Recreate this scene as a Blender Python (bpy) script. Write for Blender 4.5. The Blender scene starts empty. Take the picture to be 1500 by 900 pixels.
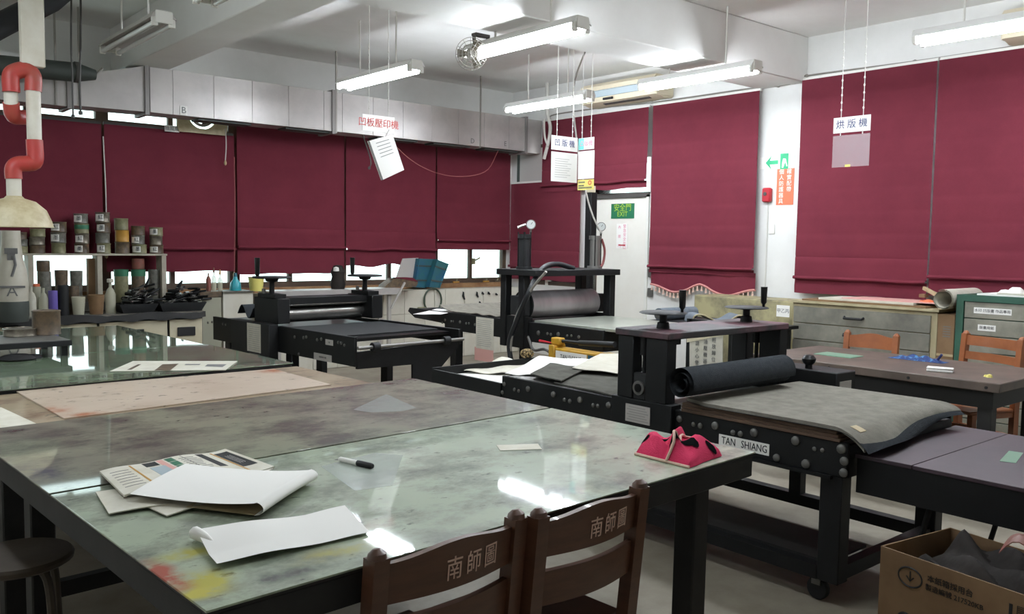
import bpy, bmesh, math, random
from mathutils import Vector, Matrix
random.seed(7)
D = bpy.data
SC = bpy.context.scene
COL = SC.collection
PI = math.pi

# ------------------------------------------------------------------ camera
HC = 1.52                                   # camera height
F_PX = 1273.9                               # focal length in pixels of a 1500x900 frame
FW = Vector((0.64426678, 0.76122722, -0.07384741))
UP = Vector((0.0367869, 0.06560152, 0.99716757))
RT = Vector((0.7639156, -0.64515855, 0.01426169))
cam_d = D.cameras.new('camera'); cam = D.objects.new('camera', cam_d); COL.objects.link(cam)
cam_d.sensor_fit = 'HORIZONTAL'; cam_d.sensor_width = 36.0; cam_d.lens = F_PX / 1500 * 36
cam_d.clip_start = 0.05
cam.matrix_world = Matrix(((RT.x, UP.x, -FW.x, 0), (RT.y, UP.y, -FW.y, 0), (RT.z, UP.z, -FW.z, HC), (0, 0, 0, 1)))
SC.camera = cam

# ------------------------------------------------------------------ world, exposure
SC.view_settings.view_transform = 'Standard'; SC.view_settings.look = 'None'
SC.view_settings.gamma = 1.0; SC.view_settings.use_curve_mapping = False
SC.view_settings.exposure = 0.0
w = D.worlds.new('overcast_sky'); SC.world = w; w.use_nodes = True
bg = w.node_tree.nodes['Background']; bg.inputs[0].default_value = (0.93, 0.97, 1.0, 1); bg.inputs[1].default_value = 4.2
TUBE_STRENGTH = 112.0

# ------------------------------------------------------------------ helpers
def ray(x, y): return RT * ((x - 750) / F_PX) - UP * ((y - 450) / F_PX) + FW
def atZ(x, y, z):
    d = ray(x, y); return Vector((0, 0, HC)) + d * ((z - HC) / d.z)
def atX(x, y, v):
    d = ray(x, y); return Vector((0, 0, HC)) + d * (v / d.x)
def atY(x, y, v):
    d = ray(x, y); return Vector((0, 0, HC)) + d * (v / d.y)
def lin(h):
    h = h.lstrip('#'); o = []
    for i in (0, 2, 4):
        c = int(h[i:i + 2], 16) / 255; o.append(c / 12.92 if c <= .04045 else ((c + .055) / 1.055) ** 2.4)
    return (*o, 1)
M = {}
def mat(name, c, rough=.6, metal=0, c2=None, scale=8, detail=5, thr=(.35, .7), bump=0, bscale=60, coat=0, spec=None, emit=0, stretch=None):
    m = D.materials.new(name); m.use_nodes = True; nt = m.node_tree; N = nt.nodes; L = nt.links
    b = N['Principled BSDF']; b.inputs['Base Color'].default_value = lin(c); b.inputs['Roughness'].default_value = rough
    b.inputs['Metallic'].default_value = metal
    if coat: b.inputs['Coat Weight'].default_value = coat; b.inputs['Coat Roughness'].default_value = .03
    if spec is not None: b.inputs['Specular IOR Level'].default_value = spec
    if emit: b.inputs['Emission Color'].default_value = lin(c); b.inputs['Emission Strength'].default_value = emit
    if c2 or bump:
        tc = N.new('ShaderNodeTexCoord'); mp = N.new('ShaderNodeMapping'); L.new(tc.outputs['Object'], mp.inputs[0])
        if stretch: mp.inputs['Scale'].default_value = stretch
    if c2:
        n = N.new('ShaderNodeTexNoise'); n.inputs['Scale'].default_value = scale; n.inputs['Detail'].default_value = detail
        n.inputs['Roughness'].default_value = .65; L.new(mp.outputs[0], n.inputs['Vector'])
        r = N.new('ShaderNodeValToRGB'); r.color_ramp.elements[0].position = thr[0]; r.color_ramp.elements[1].position = thr[1]
        r.color_ramp.elements[0].color = lin(c); r.color_ramp.elements[1].color = lin(c2)
        L.new(n.outputs['Fac'], r.inputs[0]); L.new(r.outputs[0], b.inputs['Base Color'])
    if bump:
        n2 = N.new('ShaderNodeTexNoise'); n2.inputs['Scale'].default_value = bscale; n2.inputs['Detail'].default_value = 4
        L.new(mp.outputs[0], n2.inputs['Vector'])
        bp = N.new('ShaderNodeBump'); bp.inputs['Strength'].default_value = bump; bp.inputs['Distance'].default_value = .01
        L.new(n2.outputs['Fac'], bp.inputs['Height']); L.new(bp.outputs[0], b.inputs['Normal'])
    M[name] = m; return m

class MB:
    def __init__(s): s.bm = bmesh.new()
    def _add(s, vs, fs):
        V = [s.bm.verts.new(v) for v in vs]; out = []
        for f in fs:
            try: out.append(s.bm.faces.new([V[i] for i in f]))
            except ValueError: pass
        return V, out
    def box(s, x0, x1, y0, y1, z0, z1, b=0, T=None):
        vs = [Vector((x, y, z)) for z in (z0, z1) for y in (y0, y1) for x in (x0, x1)]
        V, fs = s._add(vs, [(0, 2, 3, 1), (4, 5, 7, 6), (0, 1, 5, 4), (2, 6, 7, 3), (0, 4, 6, 2), (1, 3, 7, 5)])
        if b:
            es = list({e for f in fs for e in f.edges})
            r = bmesh.ops.bevel(s.bm, geom=es, offset=b, segments=1, affect='EDGES')
            V = list({v for f in r['faces'] for v in f.verts} | {v for v in V if v.is_valid})
        if T is not None: bmesh.ops.transform(s.bm, matrix=T, verts=[v for v in V if v.is_valid])
        return s
    def bar(s, p, q, w, h=None):
        """rectangular bar from p to q"""
        p = Vector(p); q = Vector(q); h = h or w; d = (q - p).normalized()
        a = Vector((0, 0, 1)) if abs(d.z) < .95 else Vector((0, 1, 0))
        u = d.cross(a).normalized(); v = u.cross(d).normalized()
        vs = [e + u * (i * w / 2) + v * (j * h / 2) for e in (p, q) for (i, j) in ((-1, -1), (1, -1), (1, 1), (-1, 1))]
        s._add(vs, [(0, 1, 2, 3), (7, 6, 5, 4), (0, 4, 5, 1), (1, 5, 6, 2), (2, 6, 7, 3), (3, 7, 4, 0)]); return s
    def cyl(s, p, q, r, r2=None, n=16, cap=True):
        return s.tube([p, q], [r, r if r2 is None else r2], n, cap)
    def tube(s, pts, r, n=8, cap=True):
        pts = [Vector(p) for p in pts]; k = len(pts); rs = r if isinstance(r, (list, tuple)) else [r] * k
        rings = []; u = None
        for i, p in enumerate(pts):
            d = (pts[min(i + 1, k - 1)] - pts[max(i - 1, 0)]).normalized()
            if u is None:
                a = Vector((0, 0, 1)) if abs(d.z) < .9 else Vector((1, 0, 0)); u = d.cross(a).normalized()
            else: u = (u - d * u.dot(d)).normalized()
            v = d.cross(u)
            rings.append([s.bm.verts.new(p + (u * math.cos(2 * PI * j / n) + v * math.sin(2 * PI * j / n)) * rs[i]) for j in range(n)])
        for a, b in zip(rings, rings[1:]):
            for j in range(n): s.bm.faces.new((a[j], a[(j + 1) % n], b[(j + 1) % n], b[j]))
        if cap: s.bm.faces.new(rings[0][::-1]); s.bm.faces.new(rings[-1])
        return s
    def lathe(s, prof, c=(0, 0, 0), n=24, T=None):
        c = Vector(c); rings = []; allv = []
        for (r, z) in prof:
            if r < 1e-5: rings.append([s.bm.verts.new(c + Vector((0, 0, z)))])
            else: rings.append([s.bm.verts.new(c + Vector((r * math.cos(2 * PI * j / n), r * math.sin(2 * PI * j / n), z))) for j in range(n)])
            allv += rings[-1]
        for a, b in zip(rings, rings[1:]):
            for j in range(n):
                k = (j + 1) % n
                if len(a) == 1 and len(b) == 1: continue
                if len(a) == 1: s.bm.faces.new((a[0], b[k], b[j]))
                elif len(b) == 1: s.bm.faces.new((a[j], a[k], b[0]))
                else: s.bm.faces.new((a[j], a[k], b[k], b[j]))
        if T is not None: bmesh.ops.transform(s.bm, matrix=T, verts=allv)
        return s
    def prism(s, pts, vec):
        vec = Vector(vec); pts = [Vector(p) for p in pts]; n = len(pts)
        s._add(pts + [p + vec for p in pts], [tuple(range(n))[::-1], tuple(range(n, 2 * n))] + [(i, (i + 1) % n, n + (i + 1) % n, n + i) for i in range(n)])
        return s
    def sheet(s, fn, nu, nv, th=None):
        """grid of fn(u,v); th: vector offset that closes it into a thin body"""
        G = [[s.bm.verts.new(fn(i / nu, j / nv)) for i in range(nu + 1)] for j in range(nv + 1)]
        for j in range(nv):
            for i in range(nu): s.bm.faces.new((G[j][i], G[j][i + 1], G[j + 1][i + 1], G[j + 1][i]))
        if th is not None:
            th = Vector(th); H = [[s.bm.verts.new(v.co - th) for v in row] for row in G]
            for j in range(nv):
                for i in range(nu): s.bm.faces.new((H[j][i], H[j + 1][i], H[j + 1][i + 1], H[j][i + 1]))
            for i in range(nu):
                s.bm.faces.new((G[0][i], H[0][i], H[0][i + 1], G[0][i + 1])); s.bm.faces.new((G[nv][i], G[nv][i + 1], H[nv][i + 1], H[nv][i]))
            for j in range(nv):
                s.bm.faces.new((G[j][0], G[j + 1][0], H[j + 1][0], H[j][0])); s.bm.faces.new((G[j][nu], H[j][nu], H[j + 1][nu], G[j + 1][nu]))
        return s
    def build(s, name, m, parent=None, world=False, smooth=True, fix=True):
        if fix: bmesh.ops.recalc_face_normals(s.bm, faces=s.bm.faces)
        me = D.meshes.new(name); loc = Vector()
        if parent is None:
            vs = [v.co for v in s.bm.verts]
            loc = Vector(((min(v.x for v in vs) + max(v.x for v in vs)) / 2, (min(v.y for v in vs) + max(v.y for v in vs)) / 2, min(v.z for v in vs)))
            bmesh.ops.translate(s.bm, vec=-loc, verts=s.bm.verts)
        s.bm.to_mesh(me); s.bm.free()
        me.materials.append(M[m] if isinstance(m, str) else m)
        if smooth:
            me.polygons.foreach_set('use_smooth', [True] * len(me.polygons)); me.set_sharp_from_angle(angle=math.radians(38))
        o = D.objects.new(name, me); COL.objects.link(o); o.location = loc
        if parent is not None:
            o.parent = parent
            if world: o.matrix_parent_inverse = mw(parent).inverted()
        return o
def mw(o):
    m = Matrix.Translation(o.location) @ o.rotation_euler.to_matrix().to_4x4()
    return mw(o.parent) @ o.matrix_parent_inverse @ m if o.parent else m
def tag(o, label=None, cat=None, group=None, kind=None):
    if label: o['label'] = label
    if cat: o['category'] = cat
    if group: o['group'] = group
    if kind: o['kind'] = kind
    return o
def thing(name, label, cat, loc, rz=0, group=None):
    o = D.objects.new(name, None); COL.objects.link(o); o.empty_display_size = .1
    o.location = loc; o.rotation_euler = (0, 0, rz); return tag(o, label, cat, group)
def dup(o, parent=None, loc=None, rz=None, label=None, group=None):
    c = o.copy(); COL.objects.link(c); c.parent = parent
    if loc is not None: c.location = loc
    if rz is not None: c.rotation_euler = (0, 0, rz)
    for ch in [x for x in D.objects if x.parent == o]: dup(ch, c)
    if label: c['label'] = label
    if group: c['group'] = group
    return c
def box(name, m, b, parent=None, bev=0, world=False, T=None):
    return MB().box(*b, b=bev, T=T).build(name, m, parent, world)
def text(s, size, m, parent, loc, R, U, name='lettering', ext=.0006, sx=1.0, world=True, align='CENTER', space=1.0):
    cu = D.curves.new('t', 'FONT'); cu.body = s; cu.size = size; cu.extrude = ext; cu.align_x = align; cu.align_y = 'CENTER'
    cu.space_character = space; cu.resolution_u = 2
    t = D.objects.new('t', cu); COL.objects.link(t); dg = bpy.context.evaluated_depsgraph_get(); dg.update()
    me = D.meshes.new_from_object(t.evaluated_get(dg)); D.objects.remove(t); D.curves.remove(cu)
    R = Vector(R).normalized(); U = Vector(U).normalized(); Nn = R.cross(U)
    R = R * sx
    T = Matrix(((R.x, U.x, Nn.x, loc[0]), (R.y, U.y, Nn.y, loc[1]), (R.z, U.z, Nn.z, loc[2]), (0, 0, 0, 1)))
    me.transform(T); me.materials.clear(); me.materials.append(M[m]); me.name = name
    o = D.objects.new(name, me); COL.objects.link(o); o.parent = parent
    if world and parent is not None: o.matrix_parent_inverse = mw(parent).inverted()
    return o
RW = ((0, -1, 0), (0, 0, 1))      # reading directions on things that face -X
BW = ((1, 0, 0), (0, 0, 1))       # and on things that face -Y
def arc(c, r, a0, a1, n, ax=(1, 0, 0), ay=(0, 0, 1)):
    c = Vector(c); ax = Vector(ax); ay = Vector(ay)
    return [c + ax * (r * math.cos(math.radians(a0 + (a1 - a0) * i / n))) + ay * (r * math.sin(math.radians(a0 + (a1 - a0) * i / n))) for i in range(n + 1)]
def bez(pts, n=24):
    """smooth Catmull-Rom curve through pts"""
    P = [Vector(p) for p in pts]; P = [P[0] * 2 - P[1]] + P + [P[-1] * 2 - P[-2]]; out = []
    k = len(P) - 3
    for i in range(n + 1):
        t = i / n * k; j = min(int(t), k - 1); t -= j; a, b, c, d = P[j:j + 4]
        out.append(.5 * ((2 * b) + (c - a) * t + (2 * a - 5 * b + 4 * c - d) * t * t + (3 * b - a - 3 * c + d) * t ** 3))
    return out

# ------------------------------------------------------------------ materials
mat('plaster', 'e6e5e1', .85, c2='dddcd7', scale=2, bump=.05, bscale=30)
mat('ceiling_paint', 'efeeea', .9, c2='e6e4df', scale=1.2)
mat('floor_terrazzo', '9f9787', .55, c2='82796a', scale=3.2, detail=9, bump=.04)
mat('shade_red', '6b2d38', .95, c2='632934', scale=3, bump=.15, bscale=220, spec=.1)
mat('fringe', 'c98a83', .9); mat('tassel', 'd9b9a8', .9)
mat('brown_frame', '4a3c30', .6, c2='5c4a3a', scale=6)
mat('sill_wood', 'a27d58', .7, c2='7c5638', scale=5, bump=.1)
mat('tile_white', 'dcd8cb', .25, c2='cfc9b8', scale=3)
mat('grout', 'a8a294', .9)
mat('duct_metal', 'bdb8b4', .42, metal=.35, c2='aaa5a2', scale=2.5)
mat('duct_edge', '8a8683', .5, metal=.3)
mat('white_paint', 'e4e2da', .55); mat('door_white', 'e9e6dd', .5, c2='e1ddd2', scale=2)
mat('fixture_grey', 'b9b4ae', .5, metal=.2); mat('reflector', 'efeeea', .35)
mat('tube_on', 'eef6ff', .3, emit=TUBE_STRENGTH); mat('tube_off', 'dcdcd8', .2)
mat('rod_dark', '4a4744', .6); mat('rod_grey', '9b978f', .55, metal=.4)
mat('pvc_white', 'dcd8ca', .45, c2='cdc6b4', scale=6); mat('pvc_red', 'b23a35', .45, c2='8f5a48', scale=4, thr=(.4, .8))
mat('hood_cream', 'cfc4a2', .5, c2='a8966c', scale=7, thr=(.4, .75))
mat('black_iron', '0e0f10', .55, c2='141516', scale=6, spec=.3); mat('black_gloss', '0b0c0d', .3)
mat('dark_grey', '212223', .6, spec=.3); mat('table_frame', '1b1b1a', .6, c2='272624', scale=9, spec=.35); mat('steel', 'b5b3ae', .25, metal=.9, c2='8f8c88', scale=5)
mat('steel_dull', '8c8a86', .45, metal=.8); mat('bolt_grey', '6d6c68', .5, metal=.6)
mat('roller_steel', 'c3bdbe', .33, metal=.5, c2='9d9797', scale=3, stretch=(1, .2, .2))
mat('felt_blue', '6b737b', .95, c2='5b636b', scale=20); mat('dot_black', '151516', 1, spec=0); mat('felt_dark', '3a3d40', .98, c2='313437', scale=40, bump=.5, bscale=300, spec=.05)
mat('felt_grey', '8d897f', .98, c2='7a766c', scale=14, bump=.5, bscale=260, spec=.05)
mat('felt_mid', '66655e', .98, c2='4f4e49', scale=8, bump=.4, bscale=260, spec=.05)
mat('ply_edge', '6b5340', .8, c2='3f3128', scale=20, stretch=(1, 1, 30))
mat('paper', 'f0eee8', .8); mat('paper_dim', 'd8d4c6', .85, c2='c9c4b2', scale=10); mat('paper_pink', 'd9a59b', .8)
mat('kraft', '83684a', .85, c2='74593d', scale=5); mat('ink_black', '1b1b1c', .6); mat('ink_grey', '6d6c6a', .7); mat('ink_light', '9c9a95', .7)
mat('cream_drawer', 'd8cfb4', .55, c2='c8bd9d', scale=4)
mat('counter_black', '1c1b1a', .6); mat('counter_top', '6c675d', .5, c2='4c4842', scale=9)
mat('chair_wood', '5c3a27', .42, c2='4a2e1f', scale=7, stretch=(1, 1, 6), coat=.25)
mat('chair_orange', 'a5633a', .4, c2='8d5230', scale=7, coat=.25)
mat('wood_pale', 'bfae8c', .7, c2='a8946e', scale=8); mat('shelf_pale', 'b9b3a3', .7, c2='a29a87', scale=6)
mat('sign_white', 'f2f0ea', .5); mat('sign_red', 'c0392f', .6); mat('sign_blue', '2c3568', .6); mat('sign_green', '1f6b4a', .5)
mat('sign_green_bright', '2fae78', .5); mat('sign_yellowgreen', 'a8c63c', .5); mat('sign_orange', 'df7450', .5); mat('sign_pink', 'd9899f', .6)
mat('sign_teal', '6fcbc6', .5); mat('sign_yellow', 'e8dc7c', .5)
mat('alarm_red', 'b02430', .35); mat('ac_cream', 'd8cdb2', .45); mat('ac_blue', 'a9b7bd', .45)
mat('cab_green', '2f5a48', .5, c2='27493b', scale=5); mat('drawer_grey', '8f8c7e', .5, c2='6c6a5e', scale=5, thr=(.4, .75))
mat('drawer_stained', '8a877a', .45, c2='45443f', scale=3, thr=(.35, .8)); mat('cream_edge', 'b9ae8c', .6, c2='a09572', scale=5)
mat('pump_yellow', 'c79a2e', .45, c2='a97f24', scale=8); mat('crate_blue', '1d5272', .5, c2='2a6258', scale=5)
mat('teal_liquid', '3aa3b0', .3); mat('clear_plastic', 'c9cbb5', .3); mat('cloth_pink', 'c83a5c', .95, bump=.3, bscale=200, spec=.1)
mat('purple_board', '43343b', .55, c2='342a30', scale=4, bump=.03); mat('table_brown', '6a5c52', .5, c2='4d443e', scale=4)
mat('pink_board', 'c9b5a6', .55, c2='b79f8c', scale=2.5); mat('rust_stain', 'a4623c', .7); mat('stain_top', '2e2b2d', .5, c2='85545f', scale=2.2, thr=(.5, .8))
mat('can_rust', '6d5a44', .5, c2='3d352c', scale=20); mat('can_grey', '79786e', .45, c2='4a4840', scale=18); mat('can_olive', '6b6a4c', .5, c2='8f8a6a', scale=16)
mat('can_green', '2f6e50', .5); mat('can_tin', '8b8577', .4, metal=.5, c2='5c5448', scale=20); mat('purple_can', '6a5aa8', .5); mat('amber', 'b98a3a', .5)
mat('bottle_white', 'cfcabb', .45, c2='bdb6a4', scale=5); mat('red_plastic', '8a4a40', .5, c2='6b5040', scale=12); mat('bag_grey', '2e2926', .8, c2='1d1a18', scale=6, spec=.2)
mat('hose_black', '1f2124', .4); mat('hose_green', '3d4a3c', .5); mat('cable_white', 'cfccc4', .6); mat('cable_red', '8a4a48', .6)
mat('pipe_dark', '3d433e', .6); mat('green_glass', '7fa890', .3); mat('gauge_face', 'dfe3e0', .3); mat('blue_cloth', '182f63', .8, c2='4f86b5', scale=25, thr=(.5, .62))
mat('twine', 'b39a6b', .9, c2='3a3228', scale=60, thr=(.4, .6)); mat('skin_panel', 'b5b0ab', .6)
mat('stool_wood', '4a3f32', .6, c2='352c22', scale=6); mat('bed_steel', 'b7bbae', .3, metal=.25, c2='a1a599', scale=4)

def glass_pane(name, tint='e8f2f0', a=.9):
    m = D.materials.new(name); m.use_nodes = True; nt = m.node_tree; N = nt.nodes; N.remove(N['Principled BSDF'])
    t = N.new('ShaderNodeBsdfTransparent'); t.inputs[0].default_value = lin(tint); g = N.new('ShaderNodeBsdfGlossy'); g.inputs['Roughness'].default_value = .03
    fr = N.new('ShaderNodeFresnel'); fr.inputs[0].default_value = 1.45; mx = N.new('ShaderNodeMixShader')
    nt.links.new(fr.outputs[0], mx.inputs[0]); nt.links.new(t.outputs[0], mx.inputs[1]); nt.links.new(g.outputs[0], mx.inputs[2])
    nt.links.new(mx.outputs[0], N['Material Output'].inputs[0]); M[name] = m
glass_pane('window_glass')
def film_mat(name, c, dens):
    m = D.materials.new(name); m.use_nodes = True; nt = m.node_tree; N = nt.nodes; b = N['Principled BSDF']; b.inputs['Base Color'].default_value = lin(c); b.inputs['Roughness'].default_value = .12
    t = N.new('ShaderNodeBsdfTransparent'); mx = N.new('ShaderNodeMixShader'); mx.inputs[0].default_value = dens
    nt.links.new(t.outputs[0], mx.inputs[1]); nt.links.new(b.outputs[0], mx.inputs[2]); nt.links.new(mx.outputs[0], N['Material Output'].inputs[0]); M[name] = m
film_mat('acrylic', 'e6dfe2', .22); film_mat('film', 'cfd6d0', .3); film_mat('clear_bottle', 'd8d6c0', .55)

def table_glass(name, base, mid, dark, stains=(), coat=1, cover=.5):
    """worktop of painted board under a sheet of glass: blotchy ink wear below, a clear gloss on top"""
    m = D.materials.new(name); m.use_nodes = True; nt = m.node_tree; N = nt.nodes; L = nt.links; b = N['Principled BSDF']
    b.inputs['Roughness'].default_value = .55; b.inputs['Coat Weight'].default_value = coat; b.inputs['Coat Roughness'].default_value = .035; b.inputs['Coat IOR'].default_value = 1.5
    tc = N.new('ShaderNodeTexCoord')
    def noise(sc, det, rough=.6, stretch=None):
        mp = N.new('ShaderNodeMapping'); L.new(tc.outputs['Object'], mp.inputs[0])
        if stretch: mp.inputs['Scale'].default_value = stretch
        n = N.new('ShaderNodeTexNoise'); n.inputs['Scale'].default_value = sc; n.inputs['Detail'].default_value = det; n.inputs['Roughness'].default_value = rough
        L.new(mp.outputs[0], n.inputs['Vector']); return n
    def ramp(src, p0, p1, c0=(0, 0, 0, 1), c1=(1, 1, 1, 1)):
        r = N.new('ShaderNodeValToRGB'); r.color_ramp.elements[0].position = p0; r.color_ramp.elements[1].position = p1
        r.color_ramp.elements[0].color = c0; r.color_ramp.elements[1].color = c1; L.new(src, r.inputs[0]); return r
    def mix(f, a, c):
        x = N.new('ShaderNodeMix'); x.data_type = 'RGBA'; L.new(f, x.inputs[0])
        if isinstance(a, tuple): x.inputs[6].default_value = a
        else: L.new(a, x.inputs[6])
        x.inputs[7].default_value = c; return x.outputs[2]
    c = mix(ramp(noise(1.6, 4).outputs['Fac'], .42, .62).outputs[0], lin(base), lin(mid))
    c = mix(ramp(noise(3.6, 9, .7, (1, 1.35, 1)).outputs['Fac'], cover - .04, cover + .16).outputs[0], c, lin(dark))
    c = mix(ramp(noise(15, 5, .62, (.85, 1.5, 1)).outputs['Fac'], .62, .70).outputs[0], c, lin('3a3d33'))
    for (x, y, rx, ry, colr, amt) in stains:
        mp = N.new('ShaderNodeMapping'); mp.vector_type = 'TEXTURE'; mp.inputs['Location'].default_value = (x, y, 0); mp.inputs['Scale'].default_value = (rx, ry, 5)
        L.new(tc.outputs['Object'], mp.inputs[0]); g = N.new('ShaderNodeTexGradient'); g.gradient_type = 'QUADRATIC_SPHERE'; L.new(mp.outputs[0], g.inputs[0])
        mm = N.new('ShaderNodeMath'); mm.operation = 'MULTIPLY'; L.new(g.outputs['Fac'], mm.inputs[0]); L.new(ramp(noise(14, 5).outputs['Fac'], .3, .6).outputs[0], mm.inputs[1])
        m2 = N.new('ShaderNodeMath'); m2.operation = 'MULTIPLY'; m2.use_clamp = True; L.new(mm.outputs[0], m2.inputs[0]); m2.inputs[1].default_value = amt
        c = mix(m2.outputs[0], c, lin(colr))
    L.new(c, b.inputs['Base Color']); M[name] = m
table_glass('worktop_near', 'a9b59c', '94a08a', '5c6154', ((.06, .14, .10, .12, 'b9b13a', 2.6), (.012, .22, .055, .17, 'a8452c', 3.2), (.03, .09, .07, .05, 'c4b93a', 3), (.10, .32, .11, .06, 'b3ad3e', 2.4), (.36, .11, .18, .07, 'a9a23c', 1.6), (.18, .07, .14, .06, '2f332b', 2.0), (.25, .06, .12, .05, '2f332b', 1.6)))
table_glass('worktop_near_rear', '8f947c', '7c7c6c', '4f4e45', ((.05, 1.25, .12, .25, '3b4250', 1.8), (.12, 1.9, .2, .08, '33322c', 1.8)), cover=.47)
table_glass('worktop_far', '6f8266', '63735c', '484f43')
table_glass('worktop_board', 'a3937a', '8f7f64', '735c45', coat=.35)
table_glass('pale_board_skin', 'c4b3a0', 'b8a692', 'a08c78', tuple((*atZ(x, y, .75).xy, r1, r2, 'a4623c', 1.8) for x, y, r1, r2 in ((75, 602, .14, .16), (120, 608, .16, .08), (400, 544, .16, .14))), coat=.25, cover=.6)
# ================================================================== ROOM
XR, YB, ZC = 8.0, 9.5, 3.62
XL, YF = -1.6, -2.2
S = lambda o: tag(o, kind='structure')
S(box('floor', 'floor_terrazzo', (XL, XR + .2, YF, YB + .2, -.1, 0)))
ce = S(box('ceiling', 'ceiling_paint', (XL, XR + .2, YF, YB + .2, ZC, ZC + .1)))
for b in ((XL, XR, 4.9, 5.45, 3.17, ZC), (XL, XR, .1, .65, 3.17, ZC)): box('beam', 'ceiling_paint', b, ce, world=True, bev=.008)
for b in ((2.66, 3.03, 5.45, YB, 3.172, ZC), (2.66, 3.03, .65, 4.9, 3.172, ZC)): box('beam', 'ceiling_paint', b, ce, world=True, bev=.008)
S(box('wall_left', 'plaster', (XL - .15, XL, YF, YB, 0, ZC)))
S(box('wall_front', 'plaster', (XL, XR, YF - .15, YF, 0, ZC)))
WZ0, WZ1 = .965, 3.12                                  # window band of the back wall
wb = MB().box(XL, XR + .2, YB, YB + .2, 0, WZ0).box(XL, XR + .2, YB, YB + .2, WZ1, ZC).box(7.93, XR + .2, YB, YB + .2, WZ0, WZ1).box(XL, -.4, YB, YB + .2, WZ0, WZ1)
wall_back = S(wb.build('wall_back', 'plaster', smooth=False))
# tiles below the sill, each a piece
DDY = 9.2; LDZ = atY(640, 424, DDY).z               # front and top of the tiled ledge under the windows
tile = None
for i in range(13):
    for j in range(3):
        x = 4.12 + i * .315; z = LDZ - .90 + j * .30
        if x + .31 > 7.98: continue
        b = MB().box(0, .311, -.012, 0, 0, .296, b=.003)
        if tile is None:
            tile = b.build('tile', 'tile_white', wall_back); base_inv = mw(wall_back).inverted(); tile.matrix_parent_inverse = base_inv; tile.location = (x, DDY, z)
        else:
            b.bm.free(); t = tile.copy(); COL.objects.link(t); t.parent = wall_back; t.matrix_parent_inverse = base_inv; t.location = (x, DDY, z)
box('ledge', 'grout', (4.11, 7.98, DDY - .002, YB, 0, LDZ - .004), wall_back, world=True); box('ledge_top', 'tile_white', (4.11, 7.98, DDY - .012, YB, LDZ - .0035, LDZ), wall_back, world=True)
S(box('trim_1', 'sill_wood', (-.4, 7.93, YB - .09, YB + .05, LDZ + .0005, .965), bev=.004))
# windows of the back wall
bays = [(-.4, 1.22), (1.22, 2.575), (2.575, 3.95), (3.95, 5.31), (5.31, 6.69), (6.69, 7.93)]
for n, (a, b) in enumerate(bays):
    wn = D.objects.new('window_%d' % (n + 1), None); COL.objects.link(wn); wn.location = ((a + b) / 2, YB + .05, WZ0); S(wn)
    f = .06; m_ = (a + b) / 2
    for x in (a, b - f): box('stile', 'brown_frame', (x, x + f, YB + .02, YB + .09, WZ0, WZ1), wn, world=True)
    box('mullion', 'brown_frame', (m_ - .025, m_ + .025, YB + .03, YB + .08, WZ0 + .05, WZ1 - .04), wn, world=True)
    for z0, z1 in ((WZ0, WZ0 + .06), (WZ1 - .05, WZ1), (2.66, 2.71)): box('rail', 'brown_frame', (a + f, b - f, YB + .025, YB + .085, z0, z1), wn, world=True)
    for x0, x1 in ((a + f, m_ - .025), (m_ + .025, b - f)):
        box('pane', 'window_glass', (x0, x1, YB + .05, YB + .056, WZ0 + .06, 2.66), wn, world=True)
        box('pane', 'window_glass', (x0, x1, YB + .05, YB + .056, 2.71, WZ1 - .05), wn, world=True)
# right wall: corner window, door with transom, solid elsewhere (window bays stay behind the shades)
CY0, CY1 = 8.08, 9.36                                   # corner window
DY0, DY1, DZ = 6.93, 7.98, 2.12                          # door
wr = MB()
wr.box(XR, XR + .2, CY1, YB, 0, ZC).box(XR, XR + .2, CY0, CY1, 0, .95).box(XR, XR + .2, CY0, CY1, 2.86, ZC)
wr.box(XR, XR + .2, DY1, CY0, 0, ZC).box(XR, XR + .2, DY0, DY1, 2.62, ZC).box(XR, XR + .2, YF, DY0, 0, ZC)
wall_right = S(wr.build('wall_right', 'plaster', smooth=False))
wn = D.objects.new('window_7', None); COL.objects.link(wn); wn.location = (XR + .05, 8.7, .95); S(wn)
for y in (CY0, CY1 - .05, 8.7): box('stile', 'white_paint', (XR - .01, XR + .08, y, y + .05, .95, 2.86), wn, world=True)
for z in (.95, 2.28, 2.81): box('rail', 'brown_frame', (XR, XR + .07, CY0 + .05, CY1 - .05, z, z + .05), wn, world=True)
box('pane', 'window_glass', (XR + .04, XR + .046, CY0 + .05, CY1 - .05, 1.0, 2.28), wn, world=True)
p = atX(757, 232, XR - .03); q = atX(800, 281, XR - .03)
box('panel', 'skin_panel', (XR - .03, XR + .03, q.y, p.y - .07, 2.33, 2.81), wn, world=True)
box('panel_edge', 'pipe_dark', (XR - .02, XR + .03, p.y - .07, p.y, 2.33, 2.81), wn, world=True)
d1 = D.objects.new('door_1', None); COL.objects.link(d1); d1.location = (XR, (DY0 + DY1) / 2, 0); S(d1)
box('leaf', 'door_white', (XR + .01, XR + .05, DY0 + .04, DY1 - .04, .01, DZ - .03), d1, world=True, bev=.004)
for y in (DY0, DY1 - .04): box('jamb', 'white_paint', (XR - .02, XR + .1, y, y + .04, 0, DZ), d1, world=True)
box('head', 'rod_dark', (XR - .02, XR + .1, DY0, DY1, DZ - .03, DZ + .03), d1, world=True)
box('transom_rail', 'white_paint', (XR, XR + .08, DY0, DY1, 2.57, 2.62), d1, world=True)
box('transom_pane', 'window_glass', (XR + .04, XR + .046, DY0, DY1, DZ + .03, 2.57), d1, world=True)
for z in (1.18, .95): # latch plates beside the door
    o = box('door_latch', 'bolt_grey', (XR - .03, XR, 6.84, 6.91, z - .05, z + .05), bev=.004)
    tag(o, ('upper' if z > 1 else 'lower') + ' metal latch plate on the wall beside the white exit door', 'latch')

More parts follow.
